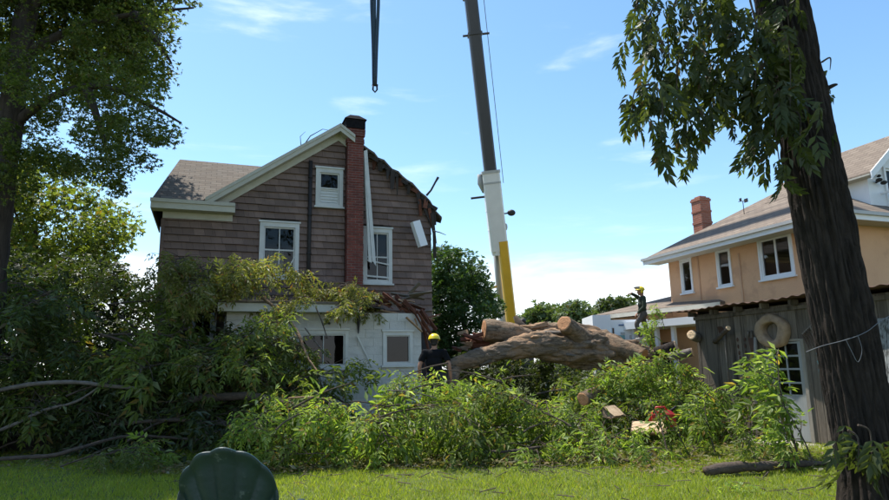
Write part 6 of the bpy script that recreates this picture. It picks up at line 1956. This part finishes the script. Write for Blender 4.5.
link_mesh('crown', V, F, 'leaf_right', bt_)
stuff(tws.build('twigs', 'bark_branch', bt_))
q = MB(); P, Rr = smooth_path(np.array([at(806, 352, 5.38), at(822, 346, 5.34), at(845, 340, 5.32), at(866, 332, 5.34), at(900, 312, 5.6), at(990, 290, 6.5)]), np.full(6, .0032), 6); q.tube(P, Rr, 5)
q.tube(smooth_path(np.array([at(846, 340, 5.31), at(852, 352, 5.3), at(858, 362, 5.3), at(862, 350, 5.3), at(858, 336, 5.31)]), np.full(5, .002), 5)[0], .0022, 5)
o = q.build('clothes_line', 'cable'); tag(o, 'thin grey line tied round the right tree trunk', 'wire')

# ------------------------------------------------------------------ lawn blades and litter
def blades(n, xr, yr, h, w, seed, m_, name, label, near=True):
    rng = np.random.default_rng(seed)
    y = yr[0] + (yr[1] - yr[0]) * rng.random(n) ** 1.5
    lim = y * .75 + .4
    x = (rng.random(n) * 2 - 1) * lim
    thin = vnoise(np.stack([x * 1.1, y * 1.1, x * 0], -1), 28) + .4 * vnoise(np.stack([x * 3.7, y * 3.7, x * 0], -1), 29)
    k = ((y < wall_y(x) - .06) | (x > 1.3)) & (rng.random(n) < .95 - .75 * np.clip(thin - .25, 0, 1))
    x, y = x[k], y[k]
    n = len(x)
    clump = vnoise(np.stack([x * 2.2, y * 2.2, x * 0], -1), 8) * .35 + vnoise(np.stack([x * .7, y * .7, x * 0], -1), 18) * .3
    hh = h * (1 + clump) * rng.uniform(.55, 1.25, n)
    z = ground_z(x, y)
    a = rng.uniform(0, 2 * math.pi, n)
    lean = rng.normal(0, .45, (n, 2)) * hh[:, None]
    wx = np.cos(a) * w * (.7 + y * .06); wy = np.sin(a) * w * (.7 + y * .06)
    V = np.stack([np.stack([x - wx, y - wy, z], 1), np.stack([x + wx, y + wy, z], 1), np.stack([x + lean[:, 0], y + lean[:, 1], z + hh], 1)], 1).reshape(-1, 3)
    F = np.arange(3 * n).reshape(-1, 3)
    o = link_mesh(name, V, F, m_, None, False, loc=(0, 0, 0))
    stuff(tag(o, label, 'grass'))
blades(330000, None, (3.6, 16.5), .055, .0042, 3, 'grass', 'lawn_grass', 'short sunlit green lawn grass across the foreground')
rng = np.random.default_rng(44)
n = 5200
x = np.concatenate([rng.uniform(-4.5, 3.2, n // 2), rng.uniform(2.2, 6, n // 4), rng.uniform(-10, -3, n // 4)])
y = np.concatenate([10.35 + np.abs(rng.normal(0, .5, n // 2)) - .25, rng.uniform(9.2, 13, n // 4), rng.uniform(10.6, 13.2, n // 4)])
T = np.stack([x, y, ground_z(x, y) + rng.uniform(.03, .09, len(x))], 1)
D = rng.normal(0, 1, T.shape) * [1, 1, .25]; U = np.array([0, 0, 1.]) + rng.normal(0, .4, T.shape)
V, F = instance(np.array([[[0, 0, 0], [.45, .18, .05], [1, 0, -.05], [.45, -.18, .05]]]), T, D, U, rng.uniform(.06, .15, len(T)))
stuff(tag(link_mesh('leaf_litter', V, F, 'leaf_dry', None, False, loc=(0, 0, 0)), 'loose wilted leaves strewn along the edge of the heaps', 'leaves'))

n = 360
x = np.concatenate([rng.uniform(-4.5, 6, n // 2), rng.uniform(-4, 5.5, n // 2)]); y = np.concatenate([rng.uniform(9.4, 11.0, n // 2), rng.uniform(5.5, 10.5, n // 2)])
z = ground_z(x, y) + .035
a = rng.uniform(0, 6.28, n); ln = rng.uniform(.06, .35, n); w = rng.uniform(.003, .008, n)
dx, dy = np.cos(a) * ln / 2, np.sin(a) * ln / 2
ox, oy = -np.sin(a) * w, np.cos(a) * w
tz = rng.normal(0, .02, n)
V = np.stack([np.stack([x - dx + ox, y - dy + oy, z - tz], 1), np.stack([x - dx - ox, y - dy - oy, z - tz], 1), np.stack([x - dx, y - dy, z - tz + w * 1.6], 1), np.stack([x + dx + ox, y + dy + oy, z + tz], 1), np.stack([x + dx - ox, y + dy - oy, z + tz], 1), np.stack([x + dx, y + dy, z + tz + w * 1.6], 1)], 1).reshape(-1, 3)
b = np.arange(n)[:, None] * 6
F = np.concatenate([b + np.array([[0, 1, 4, 3]]), b + np.array([[1, 2, 5, 4]]), b + np.array([[2, 0, 3, 5]])], 1).reshape(-1, 4)
stuff(tag(link_mesh('twig_litter', V, F, 'bark_branch', None, False, loc=(0, 0, 0)), 'small broken twigs scattered over the lawn', 'twigs'))
